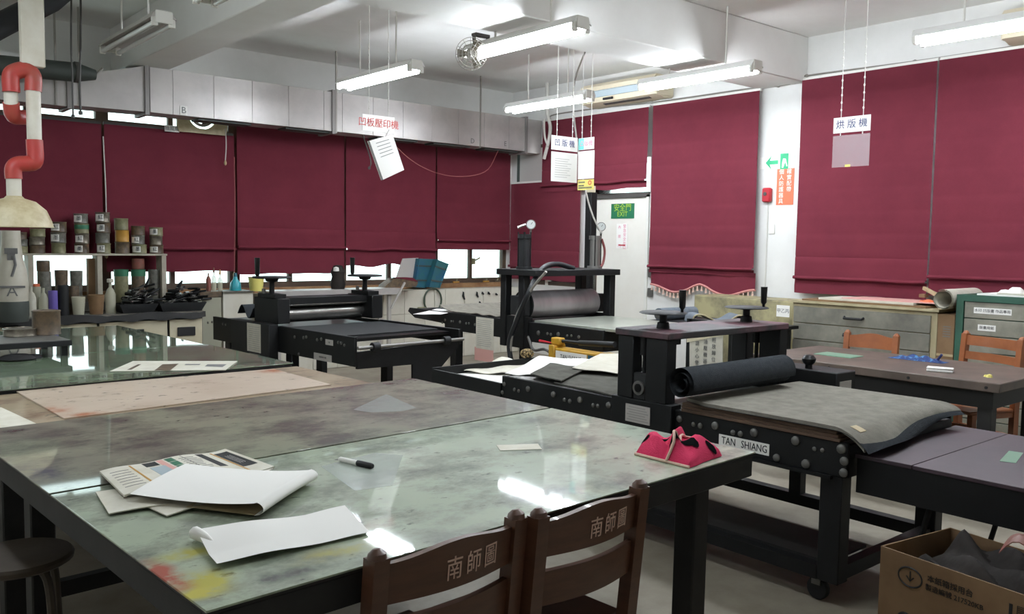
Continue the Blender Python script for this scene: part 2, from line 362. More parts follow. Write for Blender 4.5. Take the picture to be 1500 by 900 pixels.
# ================================================================== ROMAN SHADES
def shade(label, axis, a0, a1, z0, z1, fold=None, wav=0, pos=None, group=None, lift=0, tilt=0):
    """axis 'x': spans X in front of the back wall; 'y': spans Y in front of the right wall"""
    base = pos if pos is not None else (YB - .10 if axis == 'x' else XR - .08)
    P = (lambda a, d, z: Vector((a, base - d, z))) if axis == 'x' else (lambda a, d, z: Vector((base - d, a, z)))
    mid = (a0 + a1) / 2
    t = thing('roman_shade', label, 'window shade', P(mid, 0, z0), 0, group)
    prof = []                                           # (z, offset)
    zf = fold if fold is not None else z0
    sec = .23; n = max(1, round((z1 - zf) / sec)); h = (z1 - zf) / n
    for k in range(n):
        zt = z1 - k * h
        for q in (0, .04, .3, .6, .9):
            prof.append((zt - q * h, .0125 if q == 0 else .014 + (.006 * (zt - q * h - zf < .5) * (1 - (zt - q * h - zf) / .5))))
    if fold is not None: prof += [(zf + .03, .045), (zf + .012, .056), (zf, .050), (zf - .004, .03), (zf + .006, .012), (zf - .02, .008), ((zf + z0) / 2, .014), (z0, .010)]
    else: prof += [(z0 + .02, .02), (z0, .018)]
    NU = 28; rnd = random.Random(int(a0 * 1000)); ph = rnd.random() * 6
    def fn(u, v):
        i = v * (len(prof) - 1); k = int(round(i)); z, d = prof[k]
        low = max(0, 1 - (z - z0) / .35)
        z2 = z + wav * low * (.5 * math.sin(u * 9 + ph) + .5 * math.sin(u * 17 + ph * 2)) + tilt * (u - .5) * low
        d2 = d + (.004 + wav * .8 * low) * (math.sin(u * 11 + ph) * .5 + math.sin(u * 23 + z * 3) * .3)
        return P(a0 + (a1 - a0) * u, max(d2, .002), z2)
    MB().sheet(fn, NU, len(prof) - 1).build('fabric', 'shade_red', t, world=True)
    e0, e1 = P(a0, -.012, z1 + .012), P(a1, -.012, z1 + .012)
    MB().bar(e0, e1, .028).build('head_rail', 'white_paint' if axis == 'y' else 'rod_dark', t, world=True)
    return t
G1 = 'red roman shades along the back wall'; G2 = 'red roman shades along the right wall'
bx = lambda px, y=300: atY(px, y, YB - .10).x
bz = lambda px, y: atY(px, y, YB - .10).z
shade('dark red roman shade behind the shelf of ink cans, beside the red and white pipe', 'x', bx(150) - 1.36, bx(150), bz(100, 372), bz(80, 176), group=G1)
shade('dark red roman shade under the wall exhaust fan, above the tray of black rollers', 'x', bx(154), bx(343), bz(250, 398), bz(250, 191), fold=bz(250, 366), wav=.006, group=G1)
shade('dark red roman shade between two windows behind the black press with chrome roller', 'x', bx(347), bx(503.5), bz(420, 401), 2.78, fold=bz(420, 364), wav=.008, group=G1)
shade('dark red roman shade with a rumpled hem above the blue crates', 'x', bx(506), bx(637), bz(570, 389), 2.78, fold=bz(570, 367), wav=.025, group=G1)
shade('dark red roman shade raised highest over the bare window near the corner', 'x', bx(639), bx(746), bz(690, 366), 2.78, fold=bz(690, 354), group=G1)
ry = lambda px, y=250: atX(px, y, XR - .08).y
rz_ = lambda px, y: atX(px, y, XR - .08).z
shade('dark red roman shade in the room corner left of the white door', 'y', ry(850, 350), ry(749, 350), rz_(800, 411), rz_(800, 280) + .12, fold=rz_(800, 393), wav=.006, group=G2)
shade('short red roman shade pulled up above the white exit door', 'y', ry(951), ry(797), rz_(900, 277), rz_(953, 157), fold=rz_(900, 268), wav=.018, pos=XR - .10, group=G2)
zt = rz_(1050, 142)
t7 = shade('red roman shade with scalloped tasselled hem between the door and white pillar', 'y', ry(1109, 280), ry(955, 280), rz_(1030, 402), zt, fold=rz_(1030, 394), wav=.006, group=G2)
# scalloped valance with fringe and tassels
xa, xb = ry(1106, 410), ry(953, 410); zb = rz_(1030, 400); xv = XR - .075
sc = lambda u: .16 + .075 * (1 - math.cos(4 * PI * u)) / 2 * (1 if .02 < u < .98 else .8) - .03 * max(0, 1 - abs(u - .5) * 9)
xp = lambda u, v: Vector((xv - .006 * math.sin(u * 31), xb + (xa - xb) * u, zb + .02 - v * (sc(u) + .02)))
MB().sheet(xp, 48, 4).build('valance', 'shade_red', t7, world=True)
MB().tube([xp(i / 48, 1) for i in range(49)], .014, 6).build('fringe_band', 'fringe', t7, world=True)
for i in range(26):
    p = xp((i + .5) / 26, 1); MB().lathe([(0, 0), (.006, -.01), (.009, -.02), (.007, -.026), (.016, -.06), (0, -.06)], p - Vector((.006, 0, .008)), 8).build('tassel', 'tassel', t7, world=True)
shade('wide red roman shade behind the hanging blue-lettered sign, beside the white pillar', 'y', ry(1366, 260), ry(1171, 260), rz_(1260, 434), rz_(1171, 119), fold=rz_(1260, 412), wav=.006, group=G2)
shade('wide red roman shade above the green drawer cabinet', 'y', ry(1369, 260) - 1.6, ry(1369, 260), rz_(1430, 436), rz_(1171, 119), fold=rz_(1430, 410), wav=.006, group=G2)
for px, y0, y1, col, lab in ((151, 200, 372, 'cable_white', 'pale pull cord hanging between shades above the can shelf'), (343, 230, 400, 'cable_red', 'reddish pull cord hanging between two back wall shades'),
                             (330, 188, 236, 'cable_white', 'short pull cord with wooden bead under the exhaust fan')):
    a = atY(px, y0, YB - .19); b = atY(px + (5 if px == 151 else 0), y1, YB - .19)
    t = thing('pull_cord', lab, 'cord', (b.x, b.y, b.z))
    MB().tube(bez([a, (a + b) / 2 + Vector((.01, 0, 0)), b], 8), .006, 6).build('cord', col, t, world=True)
    MB().lathe([(0, 0), (.012, .01), (.016, .03), (.006, .06), (0, .06)], b - Vector((0, 0, .05)), 10).build('bead', 'wood_pale', t, world=True)

# ================================================================== DUCT
t = thing('ventilation_duct', 'long grey sheet metal ventilation duct hung below the ceiling', 'duct', (5.4, 9.1, 2.73))
D0, D1, DB, DT = 8.83, 9.13, 2.735, 3.17
edges = [2.83, 3.05, 3.46, 3.87, 4.28, 4.70, 4.93, 5.33, 5.74, 6.15, 6.56, 6.97, 7.38, 7.66]
for a, b in zip(edges, edges[1:]):
    MB().box(a + .0008, b - .0008, D0, D1, DB, DT, b=.002).build('duct_section', 'duct_metal', t, world=True)
MB().prism([(7.68, D0 + .03, DB - .01), (7.97, D0 + .03, DB - .01), (7.97, D0 + .03, DT), (7.68, D0 + .03, DT)], (0, .3, 0)).build('duct_end', 'duct_metal', t, world=True)
for x in (2.80, 4.815, 7.67): MB().box(x - .02, x + .02, D0 - .02, D1 + .02, DB - .03, DT + .02).build('flange', 'duct_edge', t, world=True)
# tapering part and lower run at the left
MB().prism([(2.12, D0, DB - .01), (2.78, D0, DB), (2.78, D0, DT), (2.12, D0, 2.99)], (0, .30, 0)).build('taper', 'duct_metal', t, world=True)
MB().box(-.8, 2.09, D0, D0 + .3, 2.71, 2.98, b=.002).build('duct_section', 'duct_metal', t, world=True)
MB().box(2.09, 2.13, D0 - .015, D0 + .32, 2.69, 3.0).build('flange', 'duct_edge', t, world=True)
for x in (3.6, 4.55, 5.7, 6.5, 7.3): MB().box(x - .28, x + .28, D0 + .05, D1 - .05, DB - .02, DB - .001).build('vent', 'pipe_dark', t, world=True)
for px, s in ((269, 'B'), (692, 'D'), (740, 'E')):
    p = atY(px, 162 if px < 300 else (207 if px < 700 else 211), D0 - .004)
    if s == 'B': box('tag_label', 'sign_white', (p.x - .035, p.x + .035, D0 - .006, D0 - .001, p.z - .045, p.z + .045), t, world=True)
    text(s, .09, 'ink_grey', t, (p.x, D0 - .008, p.z), *BW)
for x in (2.0, 2.2, 4.85, 6.9): box('hanger_rod', 'rod_grey', (x - .008, x + .008, D0 - .012, D0 + .004, DB - .02, ZC), t, world=True)

# ================================================================== FLUORESCENT LIGHTS
ZL = 3.0
def fluor(lit):
    t = thing('fluorescent_light', 'x', 'ceiling light', (0, 0, ZL))
    L2 = .65
    MB().prism([(-.088, -L2, .054), (-.05, -L2, .066), (.05, -L2, .066), (.088, -L2, .054), (.088, -L2, .058), (.05, -L2, .11), (-.05, -L2, .11), (-.088, -L2, .058)], (0, 2 * L2, 0)).build('housing', 'reflector' if lit else 'fixture_grey', t)  # lit housings coloured whiter, the tubes' glow put into the colour
    for s in (-1, 1):
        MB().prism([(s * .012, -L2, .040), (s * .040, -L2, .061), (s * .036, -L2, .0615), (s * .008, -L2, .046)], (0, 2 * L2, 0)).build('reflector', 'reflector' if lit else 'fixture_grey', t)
        MB().cyl((s * .06, -L2 + .03, .022), (s * .06, L2 - .03, .022), .017, n=12).build('tube', 'tube_on' if lit else 'tube_off', t)
        for e in (-1, 1): box('socket', 'white_paint', (s * .06 - .022, s * .06 + .022, e * (L2 - .02) - .012, e * (L2 - .02) + .012, .0, .07), t, bev=.004)
    for e in (-1, 1):
        box('end_cap', 'white_paint', (-.06, .06, e * L2 - .008, e * L2 + .008, .02, .105), t, bev=.004)
        MB().cyl((0, e * .32, .1), (0, e * .32, ZC - ZL), .008, n=8).build('hanging_rod', 'white_paint', t)
    return t
fon = fluor(True); foff = fluor(False); ffill = fluor(True)
mat('tube_fill', 'eef6ff', .3, emit=TUBE_STRENGTH * .6)
for o in [x for x in D.objects if x.parent == ffill and x.name.startswith('tube')]: o.data.materials[0] = M['tube_fill']; GL = 'hanging twin tube lights'
def place(o, x, y, lab):
    return dup(o, None, (x, y, ZL), 0, lab, GL)
place(fon, 4.35, 7.13, 'lit twin tube light in front of the duct, above the red-lettered sign')
place(fon, 4.37, 5.09, 'lit twin tube light hanging just past the wire-guard fan')
place(fon, 6.50, 7.13, 'lit twin tube light above the hydraulic press, left of the air conditioner')
place(fon, 6.47, 5.09, 'lit twin tube light in front of the tasselled shade')
fon.location = (6.45, 2.42, ZL); tag(fon, 'lit twin tube light before the second air conditioner, right of the acrylic holder sign', 'ceiling light', GL)
place(fon, 4.35, 2.42, 'lit twin tube light above the foreground press, out of view overhead')
foff.location = (2.14, 7.0, ZL); tag(foff, 'unlit twin tube light with bare grey reflector near the dark pipe', 'ceiling light', GL)
place(foff, 2.15, 4.98, 'unlit twin tube light at the top edge beyond the beam')
ffill.location = (2.15, 2.42, ZL); tag(ffill, 'added weaker twin tube fill light, unseen above the large worktable', 'ceiling light', GL)  # unseen fixture added to brighten the papers on the near table
place(fon, .1, 4.9, 'lit twin tube light beside the left wall, out of view')
SC.cycles.max_bounces = 6; SC.cycles.diffuse_bounces = 4; SC.cycles.glossy_bounces = 3; SC.cycles.transparent_max_bounces = 8
SC.cycles.caustics_reflective = False; SC.cycles.caustics_refractive = False; SC.cycles.sample_clamp_indirect = 6
# ================================================================== CEILING AND WALL FITTINGS
def acunit(lab, y0, y1):
    t = thing('air_conditioner', lab, 'air conditioner', (XR - .18, (y0 + y1) / 2, 3.12))
    MB().prism([(XR - .01, y0, 3.215), (XR - .16, y0, 3.205), (XR - .30, y0, 3.235), (XR - .34, y0, 3.42), (XR - .30, y0, 3.46), (XR - .01, y0, 3.46)], (0, y1 - y0, 0)).build('casing', 'ac_cream', t, world=True)
    MB().prism([(XR - .325, y0 + .03, 3.29), (XR - .345, y0 + .03, 3.29), (XR - .358, y0 + .03, 3.36), (XR - .345, y0 + .03, 3.37)], (0, y1 - y0 - .06, 0)).build('front_stripe', 'ac_blue', t, world=True)
    MB().prism([(XR - .20, y0 + .15, 3.22), (XR - .20, y0 + .15, 3.209), (XR - .25, y0 + .15, 3.219), (XR - .25, y0 + .15, 3.23)], (0, y1 - y0 - .45, 0)).build('outlet_slot', 'rod_dark', t, world=True)
    box('badge', 'ink_black', (XR - .35, XR - .33, (y0 + y1) / 2 + .05, (y0 + y1) / 2 + .2, 3.245, 3.27), t, world=True)
    for y in (y0 - .012, y1 + .0): box('side_panel', 'ac_cream', (XR - .3, XR - .01, y, y + .012, 3.23, 3.44), t, world=True)
acunit('long cream under-ceiling air conditioner above the exit door shade', 6.62, 7.8)
acunit('long cream under-ceiling air conditioner above the wide shade near the green cabinet', 1.8, 2.96)
# conduit along the right wall top
pts = [atX(806, 176, XR - .05), atX(812, 168, XR - .05), atX(880, 158, XR - .05), atX(955, 150, XR - .05), atX(1111, 128, XR - .05), atX(1140, 126, XR - .05), atX(1165, 120, XR - .05), atX(1182, 111, XR - .05), atX(1340, 90, XR - .05), atX(1500, 66, XR - .05), atX(1560, 57, XR - .05)]
t = thing('wall_cable', 'grey cable clipped along the top of the right wall above the shades', 'cable', pts[4])
MB().tube(bez(pts, 80), .009, 6).build('cable', 'rod_grey', t, world=True)
for i in (3, 5, 6, 7, 8): MB().lathe([(0, -.018), (.018, -.01), (.018, .01), (0, .018)], pts[i], 8).build('clip', 'rod_grey', t, world=True)
t = thing('corner_conduit', 'pale bent conduit running down the room corner beside the duct end', 'pipe', atX(800, 240, XR - .19))
MB().tube(bez([Vector((XR - .19, atX(801, 150, XR - .19).y, ZC)), atX(802, 166, XR - .19), atX(806, 185, XR - .19), atX(804, 205, XR - .19), atX(797, 233, XR - .19)], 20), .022, 8).build('conduit', 'cable_white', t, world=True)
MB().tube(bez([atX(797, 175, XR - .21), atX(798, 200, XR - .21), atX(803, 215, XR - .21)], 12), .014, 8).build('branch', 'cable_white', t, world=True)

# wall signs
def plate(name, lab, cat, m, px0, py0, px1, py1, th=.006, X=XR):
    a = atX(px0, py0, X); b = atX(px1, py1, X); t = thing(name, lab, cat, (X, (a.y + b.y) / 2, min(a.z, b.z)))
    box('plate', m, (X - th, X, min(a.y, b.y), max(a.y, b.y), min(a.z, b.z), max(a.z, b.z)), t, world=True)
    return t, min(a.y, b.y), max(a.y, b.y), min(a.z, b.z), max(a.z, b.z), X - th - .001
t, y0, y1, z0, z1, x = plate('exit_sign', 'green safety exit sign with yellow-green lettering on the white door', 'sign', 'sign_green', 896, 299, 929, 320, X=XR + .009)
text('安全門', .098, 'sign_yellowgreen', t, (x, (y0 + y1) / 2, z0 + (z1 - z0) * .70), *RW); text('EXIT', .085, 'sign_yellowgreen', t, (x, (y0 + y1) / 2, z0 + (z1 - z0) * .28), *RW)
t, y0, y1, z0, z1, x = plate('door_notice', 'narrow white notice with pink vertical writing below the exit sign', 'notice', 'paper', 904, 328, 919, 364, X=XR + .009)
for i, ch in enumerate('緊急安全出口'): text(ch, .05, 'sign_pink', t, (x, y0 + .045, z1 - .035 - i * .052), *RW)
for i, ch in enumerate('內開門'): text(ch, .045, 'sign_pink', t, (x, y1 - .05, z1 - .045 - i * .115), *RW)
box('arrow', 'alarm_red', (x - .001, x, y0 + .03, y1 - .04, z0 + .03, z0 + .045), t, world=True)
t, y0, y1, z0, z1, x = plate('exit_direction_sign', 'pale sign with green arrow and running exit figure on the white pillar', 'sign', 'sign_white', 1114, 231, 1164, 245)
zc = (z0 + z1) / 2; ya = y1 - .07
MB().prism([(x, ya, zc), (x, ya - .07, zc + .07), (x, ya - .05, zc + .02), (x, ya - .15, zc + .02), (x, ya - .15, zc - .02), (x, ya - .05, zc - .02), (x, ya - .07, zc - .07)], (-.001, 0, 0)).build('arrow', 'sign_green_bright', t, world=True)
box('exit_panel', 'sign_green_bright', (x - .001, x, ya - .27, ya - .175, zc - .075, zc + .085), t, world=True)
MB().prism([(x - .002, ya - .195, zc - .06), (x - .002, ya - .215, zc - .06), (x - .002, ya - .235, zc), (x - .002, ya - .25, zc - .05), (x - .002, ya - .262, zc - .045), (x - .002, ya - .24, zc + .03), (x - .002, ya - .21, zc + .035), (x - .002, ya - .2, zc)], (-.001, 0, 0)).build('running_figure', 'sign_white', t, world=True)
t, y0, y1, z0, z1, x = plate('safety_sign', 'orange safety sign with two white columns of writing on the white pillar', 'sign', 'sign_orange', 1139, 248, 1162, 300)
for i, ch in enumerate('個人防護器具'): text(ch, (z1 - z0) * .155, 'sign_white', t, (x, y1 - .055, z1 - (z1 - z0) * (.09 + .163 * i)), *RW)
for i, ch in enumerate('確實配帶'): text(ch, (z1 - z0) * .155, 'sign_white', t, (x, y0 + .055, z1 - (z1 - z0) * (.09 + .163 * i)), *RW)
p = atX(1126, 286, XR); t = thing('fire_alarm', 'small red fire alarm box on the white pillar', 'alarm', (XR, p.y, p.z - .08))
box('body', 'alarm_red', (XR - .06, XR, p.y - .05, p.y + .05, p.z - .075, p.z + .075), t, bev=.014, world=True)
MB().lathe([(0, 0), (.02, 0), (.02, .008), (0, .012)], n=14, T=Matrix.Translation((XR - .06, p.y + .005, p.z + .01)) @ Matrix.Rotation(-PI / 2, 4, 'Y')).build('button', 'rod_dark', t, world=True)
box('cable', 'cable_white', (XR - .008, XR - .001, p.y - .006, p.y + .006, .98, p.z - .075), t, world=True)
p = atX(1131, 336, XR); tag(box('wall_socket', 'white_paint', (XR - .012, XR, p.y - .035, p.y + .035, p.z - .05, p.z + .05), bev=.003), 'small pale wall switch plate low on the white pillar', 'switch')

# hanging signs
def hang(lab, p, w, h, ang, lines, colr, ssize, m='sign_white', chain='cable_white', up=None):
    """sign board centred at p facing the viewer; ang = direction of its width in plan"""
    R = Vector((math.cos(ang), math.sin(ang), 0)); Nn = R.cross(Vector((0, 0, 1)))
    t = thing('hanging_sign', lab, 'sign', p - Vector((0, 0, h / 2)))
    MB().prism([p + R * (-w / 2) + Vector((0, 0, -h / 2)), p + R * (w / 2) + Vector((0, 0, -h / 2)), p + R * (w / 2) + Vector((0, 0, h / 2)), p + R * (-w / 2) + Vector((0, 0, h / 2))], -Nn * .004).build('board', m, t, world=True)
    if lines: text(lines, ssize, colr, t, p + Nn * .0012, R, (0, 0, 1), space=1.0)
    for e in (-.3, .3):
        q = p + R * (w * e) + Vector((0, 0, h / 2)); MB().cyl(q - Nn * .002, Vector((q.x, q.y, up or ZC)), .0028, n=6).build('chain', chain, t, world=True)
        for k in range(10): MB().lathe([(0, -.012), (.0055, -.004), (.0055, .004), (0, .012)], q + Vector((0, 0, .05 + k * .05)), 6).build('chain_link', chain, t, world=True)
    return t, R, Nn
Yh = 5.9
a = atY(531, 180, Yh); b = atY(578, 183, Yh); p = (a + b) / 2
hang('hanging white sign with red writing in front of the duct', p, (b - a).length, .125, 0, '凹板壓印機', 'sign_red', .073)
# booklet hanging from it, tilted
t = thing('hanging_booklet', 'tilted white booklet in a clear sleeve hanging below the red-lettered sign', 'booklet', atY(566, 262, Yh))
c4 = [atY(540, 207, Yh), atY(575, 197, Yh), atY(592, 249, Yh), atY(560, 264, Yh)]
MB().prism(c4, (0, .02, 0)).build('pages', 'paper', t, world=True)
for k in range(5):
    u0 = .1 + k * .09; l_ = [c4[0].lerp(c4[3], u0), c4[1].lerp(c4[2], u0)]
    MB().bar(l_[0].lerp(l_[1], .25) - Vector((0, .001, 0)), l_[0].lerp(l_[1], .8) - Vector((0, .001, 0)), .0015, .006).build('writing', 'ink_light', t, world=True)
MB().bar(c4[0] - Vector((0, .003, 0)), c4[3] - Vector((0, .003, 0)), .006, .012).build('spine', 'bolt_grey', t, world=True)
MB().cyl(c4[1].lerp(c4[0], .3), atY(570, 190, Yh), .003, n=6).build('hook', 'rod_grey', t, world=True)
Ys = 5.7
a = atY(808, 209, Ys); b = atY(846, 212, Ys); p = (a + b) / 2
t, R, Nn = hang('hanging white sign with dark blue writing above the hydraulic press', p, (b - a).length * 1.0, .125, 0, '凹 版 機', 'sign_blue', .07)
q = p - Vector((0, 0, .08))
t = thing('instruction_sheet', 'printed instruction sheet hanging under the dark blue lettered sign', 'paper', q - Vector((0, 0, .26)))
w_ = (b - a).length
MB().prism([q + Vector((-w_ / 2, 0, -.26)), q + Vector((w_ / 2, 0, -.26)), q + Vector((w_ / 2, 0, 0)), q + Vector((-w_ / 2, 0, 0))], (0, .002, 0)).build('page', 'paper', t, world=True)
for k in range(9): box('writing', 'ink_light', (q.x - w_ * .36, q.x + w_ * (.1 + .27 * random.random()), q.y - .001, q.y, q.z - .06 - k * .02, q.z - .057 - k * .02), t, world=True)
Xs = 5.62
a = atX(848, 211, Xs); b = atX(870, 210, Xs); p = (a + b) / 2
t, R, Nn = hang('hanging sign with teal end and pink writing above the yellow notice', p, abs(a.y - b.y), .105, -PI / 2, '凸版機', 'sign_pink', .055)
MB().prism([p + R * (-.1) + Nn * .001 + Vector((0, 0, -.05)), p + R * (-.03) + Nn * .001 + Vector((0, 0, -.05)), p + R * (-.03) + Nn * .001 + Vector((0, 0, .05)), p + R * (-.1) + Nn * .001 + Vector((0, 0, .05))], Nn * -.0005).build('teal_end', 'sign_teal', t, world=True)
q = p - Vector((0, 0, .06))
def sheet_x(name, lab, cat, m, z0, z1, wd):
    t = thing(name, lab, cat, Vector((q.x, q.y, z0)))
    box('board', m, (q.x, q.x + .003, q.y - wd / 2, q.y + wd / 2, z0, z1), t, world=True); return t
sheet_x('blank_sheet', 'blank white sheet hanging between the teal sign and the yellow notice', 'paper', 'paper', q.z - .255, q.z - .005, .205)
t = sheet_x('yellow_notice', 'small pale yellow notice with an orange emblem above the black post', 'notice', 'sign_yellow', q.z - .355, q.z - .262, .205)
for k, (z_, l_) in enumerate(((-.285, .08), (-.315, .07), (-.335, .17))): box('writing', 'can_olive', (q.x - .001, q.x, q.y + .09 - l_, q.y + .09, q.z + z_ - .007, q.z + z_ + .007), t, world=True)
MB().lathe([(.012, 0), (.022, 0), (.022, .001), (.012, .001), (.012, 0)], n=16, T=Matrix.Translation((q.x - .0005, q.y - .055, q.z - .292)) @ Matrix.Rotation(-PI / 2, 4, 'Y')).build('emblem', 'sign_orange', t, world=True)
Xs = 5.6
a = atX(1221, 184, Xs); b = atX(1275, 180, Xs); p = (a + b) / 2
hang('hanging white sign with blue writing in front of the wide red shade', p, abs(a.y - b.y), .105, -PI / 2, '烘 版 機', 'sign_blue', .064)
t = thing('acrylic_holder', 'clear acrylic sheet holder hanging under the blue lettered sign', 'sign holder', p - Vector((0, 0, .3)))
q = p - Vector((0, 0, .07)); w_ = abs(a.y - b.y)
box('sleeve', 'acrylic', (q.x, q.x + .004, q.y - w_ / 2, q.y + w_ / 2, q.z - .215, q.z), t, world=True)
box('clip', 'sign_yellow', (q.x - .004, q.x + .006, q.y + .0, q.y + .035, q.z - .215, q.z - .2), t, world=True)
for e in (-.3, .3): box('hook', 'cable_white', (q.x, q.x + .003, q.y + w_ * e - .003, q.y + w_ * e + .003, q.z, q.z + .03), t, world=True)

# fan with wire guard hung under the beam
p = atZ(694, 50, 3.16); p = Vector((4.62, 5.40, 3.17)) if p.y > 6 or p.y < 4.5 else p
t = thing('wall_fan', 'small grey fan with wire guard bracketed under the ceiling beam', 'fan', p)
MB().bar(p, p + Vector((.14, 0, 0)), .06, .02).build('bracket', 'rod_dark', t, world=True)
for e in (.0, .14): MB().bar(p + Vector((e, 0, 0)), p + Vector((e, -.02, -.12)), .02, .02).build('arm', 'rod_dark', t, world=True)
fc = p + Vector((-.06, -.05, -.17)); fn_ = Vector((-.75, -.62, -.2)).normalized(); fu = fn_.cross(Vector((0, 0, 1))).normalized(); fv = fu.cross(fn_)
MB().cyl(fc - fn_ * .12, fc - fn_ * .02, .055, .05, 14).build('motor', 'rod_grey', t, world=True)
for r_ in (.04, .07, .10, .125): MB().tube([fc + (fu * math.cos(k * PI / 14) + fv * math.sin(k * PI / 14)) * r_ + fn_ * (.03 * (1 - (r_ / .13) ** 2)) for k in range(29)], .003, 5, cap=False).build('guard_ring', 'rod_grey', t, world=True)
for k in range(12): MB().cyl(fc + fn_ * .03, fc + (fu * math.cos(k * PI / 6) + fv * math.sin(k * PI / 6)) * .125, .002, n=5).build('guard_wire', 'rod_grey', t, world=True)
for k in range(3):
    d = fu * math.cos(k * 2.094) + fv * math.sin(k * 2.094); e = fn_.cross(d)
    MB().prism([fc + d * .03 - e * .02, fc + d * .11 - e * .04, fc + d * .112 + e * .025, fc + d * .03 + e * .02], fn_ * .004).build('blade', 'can_tin', t, world=True)
# exhaust fan in the window
YFN = YB - .19
c = atY(297, 172, YFN)
t = thing('exhaust_fan', 'square exhaust fan with round opening set in the window under the duct', 'fan', (c.x, YFN, c.z - .16))
n = 28; o_ = [(c.x - .27, c.z - .17), (c.x + .27, c.z - .17), (c.x + .27, c.z + .3), (c.x - .27, c.z + .3)]
mb = MB(); ringp = [(c.x + .155 * math.cos(2 * PI * k / n), c.z + .03 + .155 * math.sin(2 * PI * k / n)) for k in range(n)]
def sq(k):
    a_ = 2 * PI * k / n; dx, dz = math.cos(a_), math.sin(a_); s_ = min(.27 / max(abs(dx), 1e-6), (.27 if dz > 0 else .2) / max(abs(dz), 1e-6)); return (c.x + dx * s_, c.z + .03 + dz * s_)
for k in range(n):
    a_, b_ = ringp[k], ringp[(k + 1) % n]; d_, e_ = sq(k), sq((k + 1) % n)
    mb.prism([(a_[0], YFN, a_[1]), (b_[0], YFN, b_[1]), (e_[0], YFN, e_[1]), (d_[0], YFN, d_[1])], (0, .03, 0))
mb.build('panel', 'hood_cream', t, world=True)
MB().lathe([(.1, 0), (.13, 0), (.13, .01), (.1, .01), (.1, 0)], n=24, T=Matrix.Translation((c.x, YFN + .02, c.z + .03)) @ Matrix.Rotation(PI / 2, 4, 'X')).build('ring', 'rod_grey', t, world=True)
for k in range(4): MB().prism([(c.x + .02 * math.cos(k * PI / 2), YFN + .02, c.z + .03 + .02 * math.sin(k * PI / 2)), (c.x + .12 * math.cos(k * PI / 2), YFN + .02, c.z + .03 + .12 * math.sin(k * PI / 2)), (c.x + .11 * math.cos(k * PI / 2 + .7), YFN + .02, c.z + .03 + .11 * math.sin(k * PI / 2 + .7))], (0, .004, 0)).build('blade', 'rod_dark', t, world=True)
c2 = atY(252, 189, YB - .17); t = thing('fan_label', 'tiny white label hanging left of the exhaust fan', 'label', c2)
box('card', 'sign_white', (c2.x - .075, c2.x + .075, c2.y, c2.y + .003, c2.z - .03, c2.z + .035), t, world=True); text('抽風扇', .05, 'ink_grey', t, (c2.x, c2.y - .001, c2.z), *BW)

# left: dark pipes at the ceiling, white post and red and white exhaust pipe with hood
Y6 = 8.55
t = thing('dark_pipe', 'dark round insulated pipe running under the ceiling above the duct at left', 'pipe', atY(60, 105, Y6))
a = atY(-60, 90, Y6); b = atY(112, 106, Y6); e = atY(140, 110, Y6)
MB().tube([a, a.lerp(b, .5), b, e], [.085, .085, .085, .045], 14).build('pipe', 'pipe_dark', t, world=True)
MB().tube([b - Vector((.02, 0, 0)), b + Vector((.02, 0, 0))], .092, 14).build('collar', 'rod_dark', t, world=True)
MB().cyl(e, atY(150, 100, Y6), .012, n=6).build('bracket', 'rod_grey', t, world=True)
t = thing('slanted_pipe', 'dark grey pipe slanting up to the ceiling behind the white post', 'pipe', atY(0, 40, 7.2))
MB().tube([atY(-60, 70, 7.2), atY(5, 35, 7.2), atY(75, 0, 7.2), atY(110, -30, 7.2)], .085, 14).build('pipe', 'dark_grey', t, world=True)
YH = 6.5
hc = atY(18, 332, YH)
def A(px, py): return atY(px, py, YH)
t = thing('exhaust_hood_pipe', 'red and white plastic exhaust pipe with cream dome hood above the worktable', 'exhaust hood', (hc.x, hc.y, hc.z))
p0, p1 = A(30, 96), A(63, 0)
cx = (p0.x + p1.x) / 2
box('upper_post', 'pvc_white', (p0.x + .0, p1.x, YH - .03, YH + .03, p0.z, ZC), t, bev=.006, world=True)
xa_ = A(49, 150).x; xb_ = A(17, 150).x; z = lambda px, py: A(px, py).z
MB().tube(bez([(xb_, YH, z(17, 135)), (xb_ - .0, YH, z(17, 112)), (xb_ + .03, YH, z(17, 104)), (xa_ - .04, YH, z(49, 104)), (xa_, YH, z(49, 112)), (xa_, YH, z(49, 134))], 24), .053, 16).build('elbow', 'pvc_red', t, world=True)
MB().cyl((xa_, YH, z(49, 130)), (xa_, YH, z(49, 212)), .045, n=16).build('pipe', 'pvc_white', t, world=True)
MB().cyl((xb_, YH + .02, z(17, 133)), (xb_, YH + .02, z(17, 155)), .042, n=16).build('pipe', 'pvc_white', t, world=True)
MB().tube(bez([(xb_, YH + .02, z(17, 150)), (xb_ + .02, YH + .06, z(20, 168)), (xa_ - .02, YH + .15, z(35, 168))], 10), .05, 14).build('elbow', 'pvc_red', t, world=True)
MB().tube(bez([(xa_, YH, z(49, 205)), (xa_, YH, z(49, 235)), (xa_ - .04, YH, z(49, 240)), (xb_ + .03, YH, z(17, 240)), (xb_, YH, z(17, 247)), (xb_, YH, z(17, 262))], 24), .052, 16).build('elbow', 'pvc_red', t, world=True)
MB().cyl((xb_, YH, z(17, 258)), (xb_, YH, z(17, 298)), .045, n=16).build('pipe', 'pvc_white', t, world=True)
hz = hc.z; R_ = A(78, 335).x - xb_
MB().lathe([(.046, .20), (.06, .185), (R_ * .55, .165), (R_ * .82, .11), (R_ * .95, .04), (R_, .0), (R_ + .012, -.004), (R_ - .01, -.004), (R_ * .9, .05), (R_ * .75, .11), (0, .16)], (xb_, YH, hz), 32).build('hood', 'hood_cream', t, world=True)
